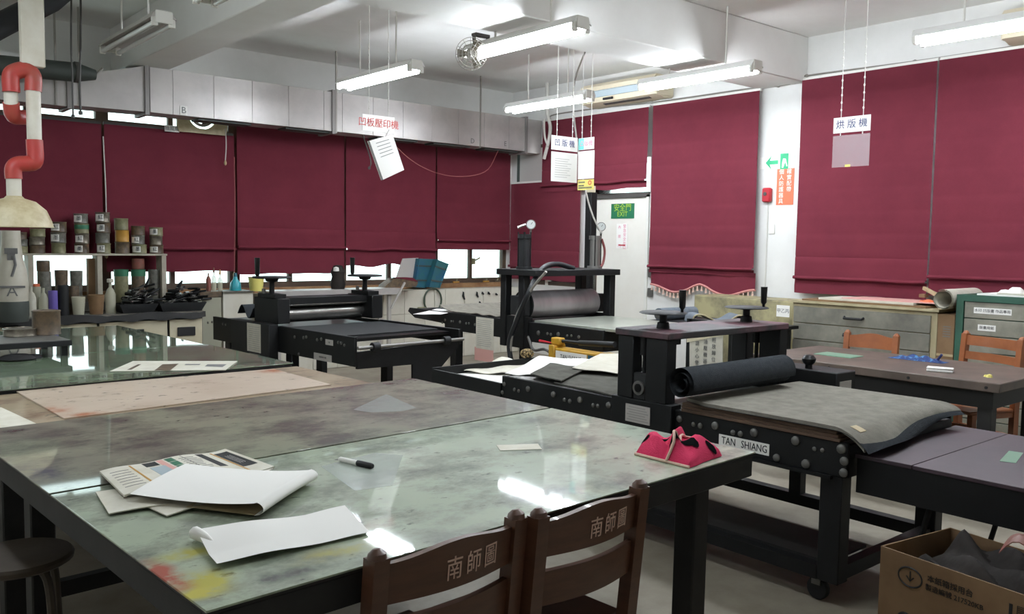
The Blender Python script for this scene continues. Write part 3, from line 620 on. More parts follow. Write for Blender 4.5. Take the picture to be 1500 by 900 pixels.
# ================================================================== WORKTABLES
TR = math.radians(3.23)
def table(lab, org, rz, w, d, h, tops, leg_m='table_frame', ap=.075, inset=.2, shelf=None, lw=.085):
    """org: front-left corner; tops: list of (v0, v1, material, thickness)"""
    t = thing('worktable', lab, 'table', (org[0], org[1], 0), rz)
    th = .012
    for (v0, v1, m, k) in tops: MB().box(0, w, v0 + (.008 if v0 else 0), v1 - (.008 if v1 < d else 0), h - .005, h, b=.001).build('glass_top', m, t)
    MB().box(.003, w - .003, .003, d - .003, h - th, h - .0052).build('top_board', leg_m, t)
    e = .006
    for b in ((e, w - e, e, e + .03), (e, w - e, d - e - .03, d - e), (e, e + .03, e + .03, d - e - .03), (w - e - .03, w - e, e + .03, d - e - .03)):
        MB().box(b[0], b[1], b[2], b[3], h - th - ap, h - th - .0005, b=.004).build('apron', leg_m, t)
    for x in (inset, w - inset):
        for y in (inset * .6, d - inset * .6): MB().box(x - lw / 2, x + lw / 2, y - lw / 2, y + lw / 2, 0, h - th - .002, b=.006).build('leg', leg_m, t)
    for y in (d - inset * .6,): MB().box(inset, w - inset, y - .02, y + .02, .16, .22).build('stretcher', leg_m, t)
    if shelf: MB().box(inset - .03, w - inset + .03, inset * .6, d - inset * .6, shelf, shelf + .02).build('shelf', leg_m, t)
    return t
T_NEAR = table('large dark framed worktable topped by two stained glass sheets, in front', (.61, 1.63), TR, 1.99, 1.985, .80, [(0, 1.0, 'worktop_near', .012), (1.0, 1.985, 'worktop_near_rear', .012)])
def corner(xr, yr, wdt): return (xr - wdt * math.cos(TR), yr - wdt * math.sin(TR))
table('worktable with bare stained board top between two glass-topped tables', corner(2.475, 3.80, 2.0), TR, 2.0, 1.09, .745, [(0, 1.09, 'worktop_board', .02)])
table('glass-topped greenish worktable carrying the flat newspaper', corner(2.40, 4.905, 1.98), TR, 1.98, 1.2, .765, [(0, 1.2, 'worktop_far', .014)])
table('far glass-topped worktable in front of the cream drawers', corner(2.31, 6.12, 1.95), TR, 1.95, 1.72, .765, [(0, 1.72, 'worktop_far', .014)])
def flat(name, lab, cat, m, px, z, th=.003, group=None, parent=None):
    P = [atZ(x, y, z) if z != 'T' else atT(x, y) + Vector((0, 0, .0008)) for x, y in px]
    mb = MB().prism([p - Vector((0, 0, 0)) for p in P], (0, 0, th))
    o = mb.build(name, m, parent, world=parent is not None)
    return tag(o, lab, cat, group) if parent is None else o
t = thing('pale_board', 'large pale pink board with rusty corner lying on the bare worktable', 'board', atZ(250, 590, .746))
flat('sheet', None, None, 'pale_board_skin', [(94, 615), (485, 565), (401, 542), (22, 574)], .746, .006, parent=t)
flat('drawing_board', 'pale greenish board at the frame edge of the bare worktable', 'board', 'paper_dim', [(60, 626), (2, 599), (-80, 606), (-60, 640)], .746, .006)
# newspaper on the far glass table
t = thing('newspaper', 'single flat newspaper sheet lying on the greenish glass table', 'newspaper', atZ(250, 537, .766))
flat('page', None, None, 'paper_dim', [(161, 545), (330, 543), (348, 530), (195, 530)], .7665, .004, parent=t)
for px in ([(186, 542), (202, 534), (207, 534), (192, 542)], [(226, 543), (238, 534), (262, 533), (249, 543)], [(300, 537), (304, 534), (332, 534), (326, 538)], [(270, 535), (272, 533.5), (294, 533.5), (292, 535)]):
    flat('picture', None, None, random.choice(['ink_grey', 'can_rust', 'can_olive']), px, .7708, .0004, parent=t)
# --- on the near table
ZT = .8
TILT = math.radians(.45); tn = Matrix.Rotation(TR, 3, 'Z') @ Matrix.Rotation(TILT, 3, 'X') @ Vector((0, 0, 1)); to = Vector((.61, 1.63, .8)); T_NEAR.rotation_euler = (TILT, 0, TR)
def atT(x, y, _=0):
    d = ray(x, y); o = Vector((0, 0, HC)); return o + d * ((to - o).dot(tn) / d.dot(tn))
def warp(c, hf, nu=24, nv=12, th=.0015):
    """sheet over four photo corners (a,b,c,d) with a height function"""
    P = [atT(x, y, ZT) for x, y in c]
    def fn(u, v):
        p = P[0].lerp(P[1], u).lerp(P[3].lerp(P[2], u), v); p.z += .002 + hf(u, v) + th; return p
    return MB().sheet(fn, nu, nv, (0, 0, th))
t = thing('newspaper_stack', 'folded newspapers with coloured adverts under the blank white sheet', 'newspaper', atT(270, 720, ZT))
warp([(160, 757), (300, 737), (278, 712), (140, 725)], lambda u, v: .003 + .004 * abs(math.sin(u * 4)), th=.003).build('lower_page', 'paper_dim', t, world=True)
warp([(245, 760), (330, 735), (400, 690), (212, 745)], lambda u, v: .003 + .003 * math.sin(u * 3), th=.003).build('lower_page', 'paper_dim', t, world=True)
hp = lambda u, v: .012 + .008 * math.sin(u * 5.5) * (1 - .4 * v) + .004 * math.sin(u * 11 + 1)
pc = [(182, 738), (402, 689), (330, 664), (146, 702)]
warp(pc, hp, th=.006).build('front_page', 'paper_dim', t, world=True)
def on_page(u0, u1, v0, v1, m):
    P = [atT(x, y, ZT) for x, y in pc]
    def fn(u, v):
        U = u0 + (u1 - u0) * u; V = v0 + (v1 - v0) * v; p = P[0].lerp(P[1], U).lerp(P[3].lerp(P[2], U), V); p.z += .002 + hp(U, V) + .0066; return p
    MB().sheet(fn, 6, 6, (0, 0, .0004)).build('printed_block', m, t, world=True)
for a in ((.30, .40, .80, .97, 'dark_grey'), (.31, .42, .35, .75, 'ac_blue'), (.41, .455, .45, .98, 'paper_pink'), (.47, .53, .45, .62, 'can_green'), (.47, .53, .64, .80, 'can_green'), (.47, .53, .82, .97, 'can_green'), (.20, .215, .1, .97, 'amber'),
          (.72, .78, .35, .96, 'dark_grey'), (.86, .97, .25, .9, 'dark_grey'), (.84, .855, .05, .95, 'amber'), (.89, .95, .4, .75, 'paper'), (.60, .604, .3, .98, 'ink_grey')): on_page(*a)
for k in range(9): on_page(.56, .66 + .04 * random.random(), .3 + k * .07, .315 + k * .07, 'ink_grey')
for k in range(7): on_page(.04, .17, .2 + k * .1, .212 + k * .1, 'ink_grey')
t = thing('blank_sheet', 'large blank cream sheet with curled end over the newspapers', 'paper', atT(330, 730, ZT))
c4 = [(190, 740), (386, 762), (466, 710), (272, 694)]
def curl(u, v):
    if u < .82: return .022 + .012 * math.sin(v * 3.1) * (1 - u) - .006 * u
    return .017 + .03 * math.sin((u - .82) / .18 * PI / 2)
P = [atT(x, y, ZT) for x, y in c4]
def fn(u, v):
    # last part rolls over and back under
    if u <= .8:
        U = u / .8; p = P[0].lerp(P[1], U * .93).lerp(P[3].lerp(P[2], U * .93), v); p.z += .03 - .012 * U + .022 * U ** 3 + .004 * math.sin(v * 3)
    else:
        a = (u - .8) / .2 * PI; e = .93 + .07 * math.sin(a); p = P[0].lerp(P[1], e).lerp(P[3].lerp(P[2], e), v); p.z += .026 + .018 * math.cos(a) + .004 * math.sin(v * 3)
    return p
MB().sheet(fn, 50, 10).build('sheet', 'paper', t, world=True)
def fn(u, v):
    U = .93 - u * .5; p = P[0].lerp(P[1], U).lerp(P[3].lerp(P[2], U), v); p.z += .009 + .002 * u; return p
MB().sheet(fn, 10, 6).build('turned_under', 'wood_pale', t, world=True)
t = thing('tracing_sheet', 'pale pinkish sheet with a rolled corner near the table front', 'paper', atT(410, 790, ZT))
c5 = [(318, 836), (542, 784), (505, 744), (286, 792)]; P5 = [atT(x, y, ZT) for x, y in c5]
def fn(u, v):
    p = P5[0].lerp(P5[1], u).lerp(P5[3].lerp(P5[2], u), v); p.z += .003 + .035 * max(0, v - .35) * max(0, 1 - u * 1.4) * (1 + .3 * math.sin(v * 3)) + .004 * math.sin(u * 5) ** 2 + (.012 * (1 - v) * (1 - u)); return p
MB().sheet(fn, 24, 14).build('sheet', 'paper', t, world=True)
MB().tube([P5[3] + Vector((0, 0, .018)), P5[3].lerp(P5[0], .25) + Vector((.01, .01, .02)), P5[3].lerp(P5[0], .5) + Vector((.03, .02, .012))], [.016, .013, .004], 10, cap=False).build('rolled_corner', 'paper', t, world=True)
# marker pen
a, b = atT(497, 677) + Vector((0, 0, .010)), atT(546, 688) + Vector((0, 0, .010))
t = thing('marker_pen', 'clear marker pen with black cap lying on the glass', 'pen', a.lerp(b, .5) - Vector((0, 0, .009)))
MB().tube([a, a.lerp(b, .04), a.lerp(b, .62)], [.005, .0075, .008], 12).build('barrel', 'sign_white', t, world=True)
MB().tube([a.lerp(b, .55), a.lerp(b, .57), a.lerp(b, .96), b], [.0085, .0095, .0095, .007], 12).build('cap', 'ink_black', t, world=True)
flat('paper_tag', 'small blank cream paper strip on the near glass top', 'paper', 'paper_dim', [(733, 661), (794, 659), (788, 651), (727, 653)], 'T', .001)
for px, lab in (([(517, 601), (545, 605), (590, 603), (610, 598), (566, 578)], 'translucent film left near the far corner of the near glass top'), ([(470, 684), (520, 720), (575, 712), (590, 668), (550, 664)], 'clear plastic film under the marker pen')):
    flat('plastic_film', lab, 'film', 'film', px, 'T', .0006)
# pink dotted cloth bag
t = thing('pink_cloth', 'crumpled pink cloth pouch with black dots and pale piping', 'cloth', atT(985, 665, ZT))
pl = [atT(930, 664, ZT), atT(990, 685, ZT), atT(1052, 668, ZT), atT(1012, 648, ZT), atT(950, 646, ZT)]
cc = sum(pl, Vector()) / 5
q4 = [atT(930, 667, ZT), atT(1005, 686, ZT), atT(1052, 668, ZT), atT(952, 645, ZT)]
def hcl(u, v):
    e = min(u, 1 - u, v, 1 - v); return (.002 + .075 * min(1, e * 4.5) ** .7 * (.45 + .35 * math.sin(u * 6.5 + v * 2) ** 2 + .35 * u) + .012 * math.sin(u * 19 + v * 7) * min(1, e * 6))
def fn(u, v):
    p = q4[0].lerp(q4[1], u).lerp(q4[3].lerp(q4[2], u), v); p += Vector((.012 * math.sin(v * 9), .012 * math.sin(u * 11), 0)); p.z += max(.002, hcl(u, v)); return p
MB().sheet(fn, 30, 22).build('fabric', 'cloth_pink', t, world=True)
def dot(u, v, r):
    def f2(a, b): return fn(u + r * (a - .5) * math.sqrt(max(.02, 1 - (2 * b - 1) ** 2)), v + r * (b - .5)) + Vector((-.0025, -.002, .0025))
    MB().sheet(f2, 8, 8).build('black_dot', 'dot_black', t, world=True)
for d in ((.10, .35, .2), (.34, .62, .12), (.62, .25, .26), (.8, .55, .22), (.93, .8, .12)): dot(*d)
MB().tube([fn(i / 20, 0) + Vector((0, 0, .003)) for i in range(21)], .005, 6).build('piping', 'tassel', t, world=True)
MB().tube([fn(.66 + .05 * math.sin(i), i / 16) + Vector((-.003, -.003, .004)) for i in range(17)], .005, 6).build('piping', 'tassel', t, world=True)
# ================================================================== ETCHING PRESSES
def bolt(t, p, r, ax='x', m='bolt_grey'):
    p = Vector(p); d = Vector((-1, 0, 0)) if ax == 'x' else Vector((0, -1, 0))
    MB().tube([p, p + d * r * .35, p + d * r * .6], [r, r * .95, r * .5], 12).build('bolt', m, t, world=True)
def handwheel(t, c, r, ang, hh=.12):
    """c: centre of the disc"""
    w_ = MB().lathe([(0, -.012), (.03, -.012), (.035, -.004), (r - .01, -.004), (r, 0), (r - .01, .006), (.03, .006), (0, .01)], c, 28).build('handwheel', 'black_iron', t, world=True)
    k = Vector(c) + Vector((math.cos(ang), math.sin(ang), 0)) * (r - .03)
    MB().tube([k, k + Vector((0, 0, .02)), k + Vector((0, 0, .03)), k + Vector((0, 0, hh))], [.008, .008, .016, .019], 10).build('grip', 'black_gloss', w_, world=True)
# ---------------- foreground press
X0, XF = 3.347, 4.335
t = P3 = thing('etching_press', 'black etching press with grey felt blankets, nearest the large worktable', 'printing press', (3.84, 2.9, 0))
W = dict(world=True)
for x in (X0, XF - .02): box('side_plate', 'black_iron', (x, x + .02, 1.80, 4.04, .565, .712), t, bev=.003, **W)
for x in (X0 - .02, XF): box('ledge', 'black_iron', (x, x + .02, 1.86, 3.95, .552, .566), t, **W)
for y in (1.80, 4.02): box('end_plate', 'black_iron', (X0 + .02, XF - .02, y, y + .02, .565, .70), t, **W)
for x in (X0 + .005, XF - .085):
    for y in (1.82, 3.9): box('leg', 'black_iron', (x, x + .08, y, y + .1, .1, .565), t, bev=.004, **W)
    box('bottom_rail', 'black_iron', (x, x + .06, 1.92, 3.9, .10, .16), t, **W)
for y in (1.84, 3.92):
    for z in (.1,): box('cross_rail', 'black_iron', (X0 + .085, XF - .085, y, y + .05, z, z + .06), t, **W)
box('lower_shelf', 'table_frame', (X0 + .06, 3.74, 1.90, 3.9, .16, .172), t, **W); box('middle_post', 'black_iron', (XF - .085, XF - .03, 2.55, 2.62, .16, .565), t, **W)
for x in (X0 + .045, XF - .045):
    for y in (1.93, 3.95):
        MB().lathe([(0, -.016), (.045, -.016), (.05, -.008), (.05, .008), (.045, .016), (0, .016)], n=18, T=Matrix.Translation((x, y, .05)) @ Matrix.Rotation(PI / 2, 4, 'Y')).build('caster', 'dark_grey', t, world=True)
        box('caster_fork', 'bolt_grey', (x - .025, x + .025, y - .02, y + .02, .07, .1), t, **W)
for px, py, r in ((739, 563, .014), (736, 575, .013), (754, 571, .012), (760, 573, .011), (774, 570, .018), (811, 578, .018), (827, 586, .012), (835, 588, .013), (850, 586, .018), (869, 594, .012), (876, 595, .012), (892, 594, .018),
                  (979, 600, .012), (996, 614, .018), (1016, 622, .012), (1026, 624, .014), (1048, 624, .02), (1074, 634, .013), (1085, 636, .014), (1105, 634, .02), (1166, 646, .021), (1138, 671, .018), (1181, 680, .021), (1193, 658, .010), (1205, 660, .010), (1233, 658, .021), (1237, 676, .019), (1236, 693, .019)):
    p = atX(px, py, X0); bolt(t, p, r)
# upright frame
yA, yB = (2.735, 2.87), (2.955, 3.06)
for x in (X0 - .035, XF - .045):
    box('frame_base', 'black_iron', (x, x + .08, 2.70, 3.10, .50, .735), t, bev=.004, **W)
    for ya, yb in (yA, yB): box('upright', 'black_iron', (x, x + .075, ya, yb, .735, 1.055), t, bev=.004, **W)
    box('bearing_block', 'dark_grey', (x + .005, x + .07, 2.872, 2.953, .735, .87), t, bev=.004, **W)
    MB().tube([(x - .004, 2.9125, .795), (x + .02, 2.9125, .795)], .037, 20).build('bearing_ring', 'bolt_grey', t, world=True)
    MB().tube([(x - .008, 2.9125, .795), (x + .02, 2.9125, .795)], .022, 16).build('bearing', 'black_gloss', t, world=True)
    MB().tube([(x + .04, 2.9125, .87), (x + .04, 2.9125, .96), (x + .04, 2.9125, .962), (x + .04, 2.9125, 1.055)], [.011, .011, .024, .024], 12).build('pressure_screw', 'black_iron', t, world=True)
box('top_plate', 'stain_top', (X0 - .045, XF + .02, 2.72, 3.075, 1.055, 1.09), t, bev=.005, **W)
for x, a_ in ((X0 + .14, -.9), (XF - .12, -.75)):
    MB().tube([(x, 2.91, 1.09), (x, 2.91, 1.12), (x, 2.91, 1.125), (x, 2.91, 1.165)], [.035, .03, .02, .02], 14).build('screw_post', 'black_iron', t, world=True)
    handwheel(t, (x, 2.91, 1.17), .125, a_)
MB().cyl((X0 + .05, 2.91, .80), (XF - .05, 2.91, .80), .055, n=20).build('roller', 'steel_dull', t, world=True)
# nameplate and maker's label
a, b = atX(917, 593, X0 - .036), atX(952, 621, X0 - .036)
box('nameplate', 'fixture_grey', (X0 - .039, X0 - .035, b.y, a.y, .615, .705), t, **W)
for k in range(6): box('engraving', 'ink_light', (X0 - .0395, X0 - .039, b.y + .01 + .01 * (k % 3), a.y - .01 - .012 * (k % 2), .625 + k * .013, .630 + k * .013), t, **W)
a, b = atX(1053, 655, X0 - .001), atX(1127, 657, X0 - .001)
box('maker_label', 'sign_white', (X0 - .003, X0, b.y, a.y, .588, .640), t, **W)
text('TAN', .048, 'ink_black', t, (X0 - .0035, a.y - .055, .613), *RW, sx=.80); text('SHIANG', .048, 'ink_black', t, (X0 - .0035, b.y + .078, .613), *RW, sx=.80)
# bed boards on the near part
for k, (m_, z0) in enumerate((('ply_edge', .712), ('ply_edge', .727), ('wood_pale', .742))):
    box('bed_board', 'ply_edge', (X0 - .01 + .004 * k, XF - .03, 1.83 + .01 * k, 2.66, z0 + .0005, z0 + .0145), t, bev=.002, **W)
box('steel_bed', 'steel_dull', (X0 + .025, XF - .025, 1.83, 4.02, .695, .7115), t, **W)
# motor housing at the far side
box('motor_box', 'black_iron', (XF + .02, XF + .22, 2.42, 2.80, .60, .84), t, bev=.006, **W)
box('plate', 'fixture_grey', (XF + .05, XF + .17, 2.416, 2.42, .68, .79), t, **W)
MB().lathe([(0, 0), (.02, 0), (.02, .02), (.035, .035), (.04, .055), (.025, .075), (0, .08)], (XF + .07, 2.62, .84), 14).build('knob', 'black_gloss', t, world=True)
# far tray
T0, T1 = 4.04, 4.75
for x in (X0 - .01, XF - .01): box('tray_side', 'black_iron', (x, x + .018, T0, T1, .575, .665), t, **W)
box('tray_end', 'black_iron', (X0 - .01, XF + .008, T1, T1 + .018, .575, .675), t, **W)
box('tray_floor', 'dark_grey', (X0 + .008, XF - .01, T0, T1, .60, .61), t, **W)
# purple extension table
for i, (ya, yb) in enumerate(((1.56, 1.797), (.55, 1.557))):
    box('extension_board', 'purple_board', (X0 + .06, XF + .03, ya, yb, .645, .662), t, bev=.002, **W)
for x in (X0 + .065, XF + .005):
    MB().prism([(x, .56, .55), (x, 1.1, .50), (x, 1.79, .50), (x, 1.79, .644), (x, .56, .644)], (.02, 0, 0)).build('extension_apron', 'black_iron', t, world=True)
for x in (X0 + .12, XF - .04):
    MB().cyl((x, 1.62, .0), (x, 1.5, .52), .012, n=8).build('strut', 'black_iron', t, world=True); MB().cyl((x, .62, .0), (x, .72, .55), .014, n=8).build('strut', 'black_iron', t, world=True)
ps_ = atZ(1479, 672, .6625); MB().prism([atZ(1464, 676, .6625), atZ(1488, 679, .6625), atZ(1499, 664, .6625), atZ(1478, 661, .6625)], (0, 0, .001)).build('paper_slip', 'green_glass')
D.objects['paper_slip']['label'] = 'pale green paper slip on the purple extension board'; D.objects['paper_slip']['category'] = 'paper'
# blankets on this press
t = thing('felt_blanket', 'thick grey felt blanket spread over the press bed, drooping at its end', 'felt blanket', (3.85, 2.2, .757))
def fn(u, v):
    x = X0 - .015 + (.985) * u; s = v * .925                      # runs from y=2.64 down past the end of the bed
    y = 2.62 - s; z = .775 + .006 * math.sin(u * 6 + v * 3) * (v)
    if v > .84:
        q = (v - .84) / .16; z -= .062 * q ** 1.3 * (1.1 - .55 * u); y += .05 * q * q; z += .010 * math.sin(u * 9) * q
        y -= .03 * math.sin(u * 5 + 1) * q
    if v < .12: z += .012 * (1 - v / .12) * (1 - u)
    return Vector((x, y, z))
MB().sheet(fn, 36, 36, (0, 0, .016)).build('felt', 'felt_grey', t, world=True)
def fn2(u, v): return fn(u, v) - Vector((.006, .022 * v, .0165))
MB().sheet(fn2, 30, 30, (0, 0, .0005)).build('under_felt', 'felt_dark', t, world=True)
f0 = fn; MB().sheet(lambda u, v: f0(.07 + .05 * u, .86 + .05 * v) + Vector((0, 0, .003)), 4, 4, (0, 0, .002)).build('patch', 'wood_pale', t, world=True)
t = thing('felt_roll', 'rolled dark charcoal felt lying beside the press roller', 'felt blanket', (3.86, 2.52, .79))
mb = MB(); sp = []
for k in range(64):
    a_ = k / 63 * 4.4 * PI; r_ = .03 + .055 * k / 63; sp.append((2.595 + r_ * .95 * math.cos(a_ + 2.2), .864 + r_ * math.sin(a_ + 2.2)))
def fn(u, v):
    k = min(62, int(u * 63)); f_ = u * 63 - k; y = sp[k][0] * (1 - f_) + sp[k + 1][0] * f_; z = sp[k][1] * (1 - f_) + sp[k + 1][1] * f_
    return Vector((X0 - .10 + .86 * v, y, z))
MB().sheet(fn, 126, 4).build('felt', 'felt_dark', t, world=True)
# felts, cloths and papers left of the frame
def lay(name, lab, cat, m, px, z, amp=.004, th=.004, n=16):
    P = [atZ(x, y, z) for x, y in px]; s_ = random.random() * 9
    def fn(u, v):
        p = P[0].lerp(P[1], u).lerp(P[3].lerp(P[2], u), v); p.z = z + th + amp * (1 + math.sin(u * 9 + s_) * math.sin(v * 7 + s_)); return p
    return tag(MB().sheet(fn, n, n, (0, 0, th)).build(name, m), lab, cat)
lay('felt_sheet', 'worn olive grey felt sheet on the press bed left of the frame', 'felt', 'felt_mid', [(812, 563), (908, 584), (962, 552), (850, 540)], .7125, .004, .008)
lay('felt_scrap', 'darker grey felt piece beside the olive felt sheet', 'felt', 'felt_mid', [(777, 550), (822, 560), (860, 541), (806, 534)], .735, .003, .006)
lay('tissue_sheets', 'white blotting papers spread across the press bed', 'paper', 'paper', [(740, 550), (790, 552), (880, 530), (790, 524)], .7125, .005, .004)
lay('printed_cloth', 'white cloth with faded purple print beside the press frame', 'cloth', 'paper_dim', [(838, 541), (915, 550), (985, 520), (880, 520)], .745, .005, .004)
lay('white_sheet', 'white paper lying in the black tray at the press end', 'paper', 'paper', [(643, 550), (735, 563), (760, 540), (690, 536)], .612, .003, .003)
lay('crumpled_tissue', 'pale grey folded tissue in the press tray', 'paper', 'paper_dim', [(680, 547), (760, 551), (800, 535), (735, 527)], .620, .010, .004)
p = atZ(772, 524, .675); t = thing('twine_ball', 'tangled bundle of twine on the edge of the press tray', 'twine', (p.x, p.y, .675))
for k in range(9):
    rr = random.Random(k); c_ = Vector((p.x, p.y, .705)); ax = Vector((rr.random() - .5, rr.random() - .5, rr.random() - .5)).normalized(); u_ = ax.cross(Vector((0, 0, 1))).normalized(); v_ = ax.cross(u_)
    MB().tube([c_ + (u_ * math.cos(i * PI / 8) * 1.5 + v_ * math.sin(i * PI / 8)) * .03 for i in range(17)], .007, 6, cap=False).build('strand', 'twine', t, world=True)
# ---------------- press with chrome roller (behind the worktables)
R1 = math.radians(4.2); P1X, P1Y, H1 = 3.325, 5.77, .78
t = P1 = thing('etching_press', 'black etching press with a shining chrome roller behind the worktables', 'printing press', (P1X, P1Y, 0), R1)
def L1(p):
    """world -> this press's own frame"""
    d = Vector(p) - Vector((P1X, P1Y, 0)); return Vector((d.x * math.cos(R1) + d.y * math.sin(R1), -d.x * math.sin(R1) + d.y * math.cos(R1), d.z))
def atS(px, py, x=0.0):
    """photo point on the plane x = const of this press"""
    n = Vector((math.cos(R1), math.sin(R1), 0)); o = Vector((0, 0, HC)); d = ray(px, py); k = Vector((P1X, P1Y, 0)) + n * x; return L1(o + d * ((k - o).dot(n) / d.dot(n)))
def b1(name, m, b, bev=0): return box(name, m, b, t, bev)
W1, LN = 1.07, 2.36
for x in (0, W1 - .025): b1('side_plate', 'black_iron', (x, x + .025, 0, LN, .56 if x == 0 else .66, H1), .003)
for x in (.0, W1 - .03): b1('top_strip', 'dark_grey', (x, x + .03, 0, 1.12, H1, H1 + .006))
b1('bed', 'black_gloss', (.03, W1 - .03, .12, LN - .05, H1 - .045, H1 - .02))
b1('bed_plate', 'dark_grey', (.05, W1 - .05, .25, 1.1, H1 - .02, H1 - .006))
# open near end: end plate with a gusseted leg, axle with collars
MB().prism([(.026, 0, .54), (.56, 0, .53), (.57, 0, .02), (.74, 0, .02), (.76, 0, .40), (1.04, 0, .64), (1.04, 0, .70), (.026, 0, .67)], (0, .025, 0)).build('end_plate', 'black_iron', t)
MB().cyl((.01, -.03, H1 - .075), (W1, -.03, H1 - .075), .014, n=12).build('axle', 'steel_dull', t)
for x in (.17, .88): MB().cyl((x - .03, -.03, H1 - .075), (x + .03, -.03, H1 - .075), .035, n=18).build('collar', 'dark_grey', t)
for x in (.02, W1 - .07):
    for y in (.95, LN - .3): b1('leg', 'black_iron', (x, x + .07, y, y + .1, 0, .56), .004)
    b1('foot_rail', 'black_iron', (x, x + .07, .95, LN - .2, .02, .08))
yh0, yh1 = atS(408, 500).y, atS(352, 500).y
b1('gear_housing', 'dark_grey', (-.09, .0, yh0, yh1, .30, H1 + .02), .006)
ya, yb = atS(410, 460).y + .02, atS(374, 460).y
for x in (-.01, W1 - .11): 
    b1('bearing_head', 'black_iron', (x, x + .12, ya, yb, H1 + .02, H1 + .235), .006)
    b1('cap_bar', 'black_iron', (x + .0, x + .12, ya + .06, yb - .06, H1 + .235, H1 + .27), .004)
ym = (ya + yb) / 2
MB().cyl((.11, ym, H1 + .085), (W1 - .11, ym, H1 + .085), .075, n=28).build('roller', 'steel', t)
b1('cross_beam', 'black_iron', (.11, W1 - .11, ym - .12, ym + .1, H1 + .175, H1 + .235), .004)
MB().cyl((.11, ym - .10, H1 + .17), (W1 - .11, ym - .10, H1 + .17), .013, n=12).build('guide_bar', 'steel', t)
for x in (.05, W1 - .05):
    MB().tube([(x, ym, H1 + .27), (x, ym, H1 + .37), (x, ym, H1 + .375), (x, ym, H1 + .40)], [.022, .022, .05, .06], 12).build('pressure_screw', 'black_iron', t)
    w_ = MB().lathe([(0, -.008), (.16, -.008), (.165, 0), (.16, .008), (0, .012)], (x, ym, H1 + .41), 24).build('handwheel', 'dark_grey', t)
    MB().tube([(x - .12, ym + .03, H1 + .41), (x - .12, ym + .03, H1 + .44), (x - .12, ym + .03, H1 + .58)], [.01, .02, .024], 10).build('grip', 'black_gloss', w_)
    for e in (-.05, .02): MB().cyl((x + e, ym + .05, H1 + .27), (x + e, ym + .05, H1 + .31), .016, n=10).build('bolt', 'bolt_grey', t)
p = atS(372, 495, -.091)
a, c_ = atS(362, 470, -.091), atS(382, 518, -.091)
b1('notice', 'paper_dim', (-.093, -.09, c_.y, a.y, c_.z, H1 + .01))
for k in range(14): b1('writing', 'ink_light', (-.0936, -.093, c_.y + .015, a.y - .015 - .03 * random.random(), H1 - .02 - k * .018, H1 - .017 - k * .018))
for px, py, r_ in ((305, 473, .012), (311, 472, .012), (327, 475, .011), (331, 476, .011), (344, 477, .012), (432, 494, .013), (445, 495, .013), (449, 494, .013), (465, 498, .013), (471, 497, .013), (496, 502, .012), (500, 503, .012), (505, 506, .012), (438, 519, .012)):
    q = atS(px, py); MB().tube([q, q + Vector((-.006, 0, 0)), q + Vector((-.009, 0, 0))], [r_, r_, r_ * .5], 10).build('bolt', 'bolt_grey', t)
for (x0, y0_, x1, y1_, s_) in ((460, 517, 486, 531, '電 動 壓 印 機'), (477, 496, 488, 508, '注意')):
    q0, q1 = atS(x0, y0_), atS(x1, y1_); zc_ = (q0.z + q1.z) / 2; hh = abs(atS(x0, y0_).z - atS(x0, y1_ - 4).z) / 2
    b1('label_plate', 'fixture_grey', (-.002, 0, q1.y, q0.y, zc_ - hh, zc_ + hh))
    text(s_, hh * .62, 'ink_grey', t, (-.0026, (q0.y + q1.y) / 2, zc_), *RW, world=False)
def fn(u, v):
    a_ = u * 2.4 * PI; return Vector((.02 + .34 * v, yb + .16 + .3 * (u - .3), H1 + .09 + .055 * math.cos(a_ + .8)))
MB().sheet(fn, 30, 6, (0, 0, .006)).build('x', 'felt_dark'); o = D.objects['x']; o.name = 'felt_strip'
o.matrix_world = Matrix.Translation((P1X, P1Y, 0)) @ Matrix.Rotation(R1, 4, 'Z') @ Matrix.Translation(o.location); tag(o, 'curled black felt strip behind the chrome-roller press head', 'felt')

# ---------------- hydraulic press
X2, Y2, H2, W2 = 5.23, 5.0, .80, 1.02
t = P2 = thing('hydraulic_press', 'black hydraulic etching press with twin gauges and a large steel roller', 'printing press', (5.74, 6.1, 0))
for x in (X2, X2 + W2 - .025): box('side_plate', 'black_iron', (x, x + .025, Y2, 7.25, .62, H2), t, bev=.003, **W)
for y in (Y2, 7.22): box('end_plate', 'black_iron', (X2 + .025, X2 + W2 - .025, y, y + .03, .62, H2 - .01), t, **W)
box('bed_plate', 'bed_steel', (X2 + .03, X2 + W2 - .03, 4.72, 5.9, H2 - .008, H2 + .018), t, bev=.003, **W)
box('rear_bed', 'black_iron', (X2 + .03, X2 + W2 - .03, 5.92, 7.2, H2 - .02, H2 - .002), t, **W)
for x in (X2 + .0, X2 + W2 - .09):
    for y in (5.1, 7.05): box('leg', 'black_iron', (x, x + .09, y, y + .1, 0, .62), t, bev=.004, **W)
    box('foot_rail', 'black_iron', (x, x + .07, 5.2, 7.05, .08, .14), t, **W)
for x, ys in ((X2 - .02, ((6.25, 6.33), (5.99, 6.07))), (X2 + W2 - .06, ((6.24, 6.33), (5.84, 5.93)))):
    for ya_, yb_ in ys: box('upright', 'black_iron', (x, x + .075, ya_, yb_, .55, 1.22), t, bev=.004, **W)
    box('side_casting', 'black_iron', (x + .01, x + .065, 5.94, 6.24, .55, .84), t, **W)
    box('bearing_block', 'dark_grey', (x + .005, x + .07, 5.98, 6.19, .85, 1.03), t, bev=.006, **W)
    MB().cyl((x + .037, 6.085, 1.02), (x + .037, 6.085, 1.23), .018, n=12).build('piston_rod', 'steel', t, world=True)
box('top_beam', 'black_iron', (X2 - .05, X2 + W2 + .04, 5.80, 6.36, 1.22, 1.275), t, bev=.004, **W)
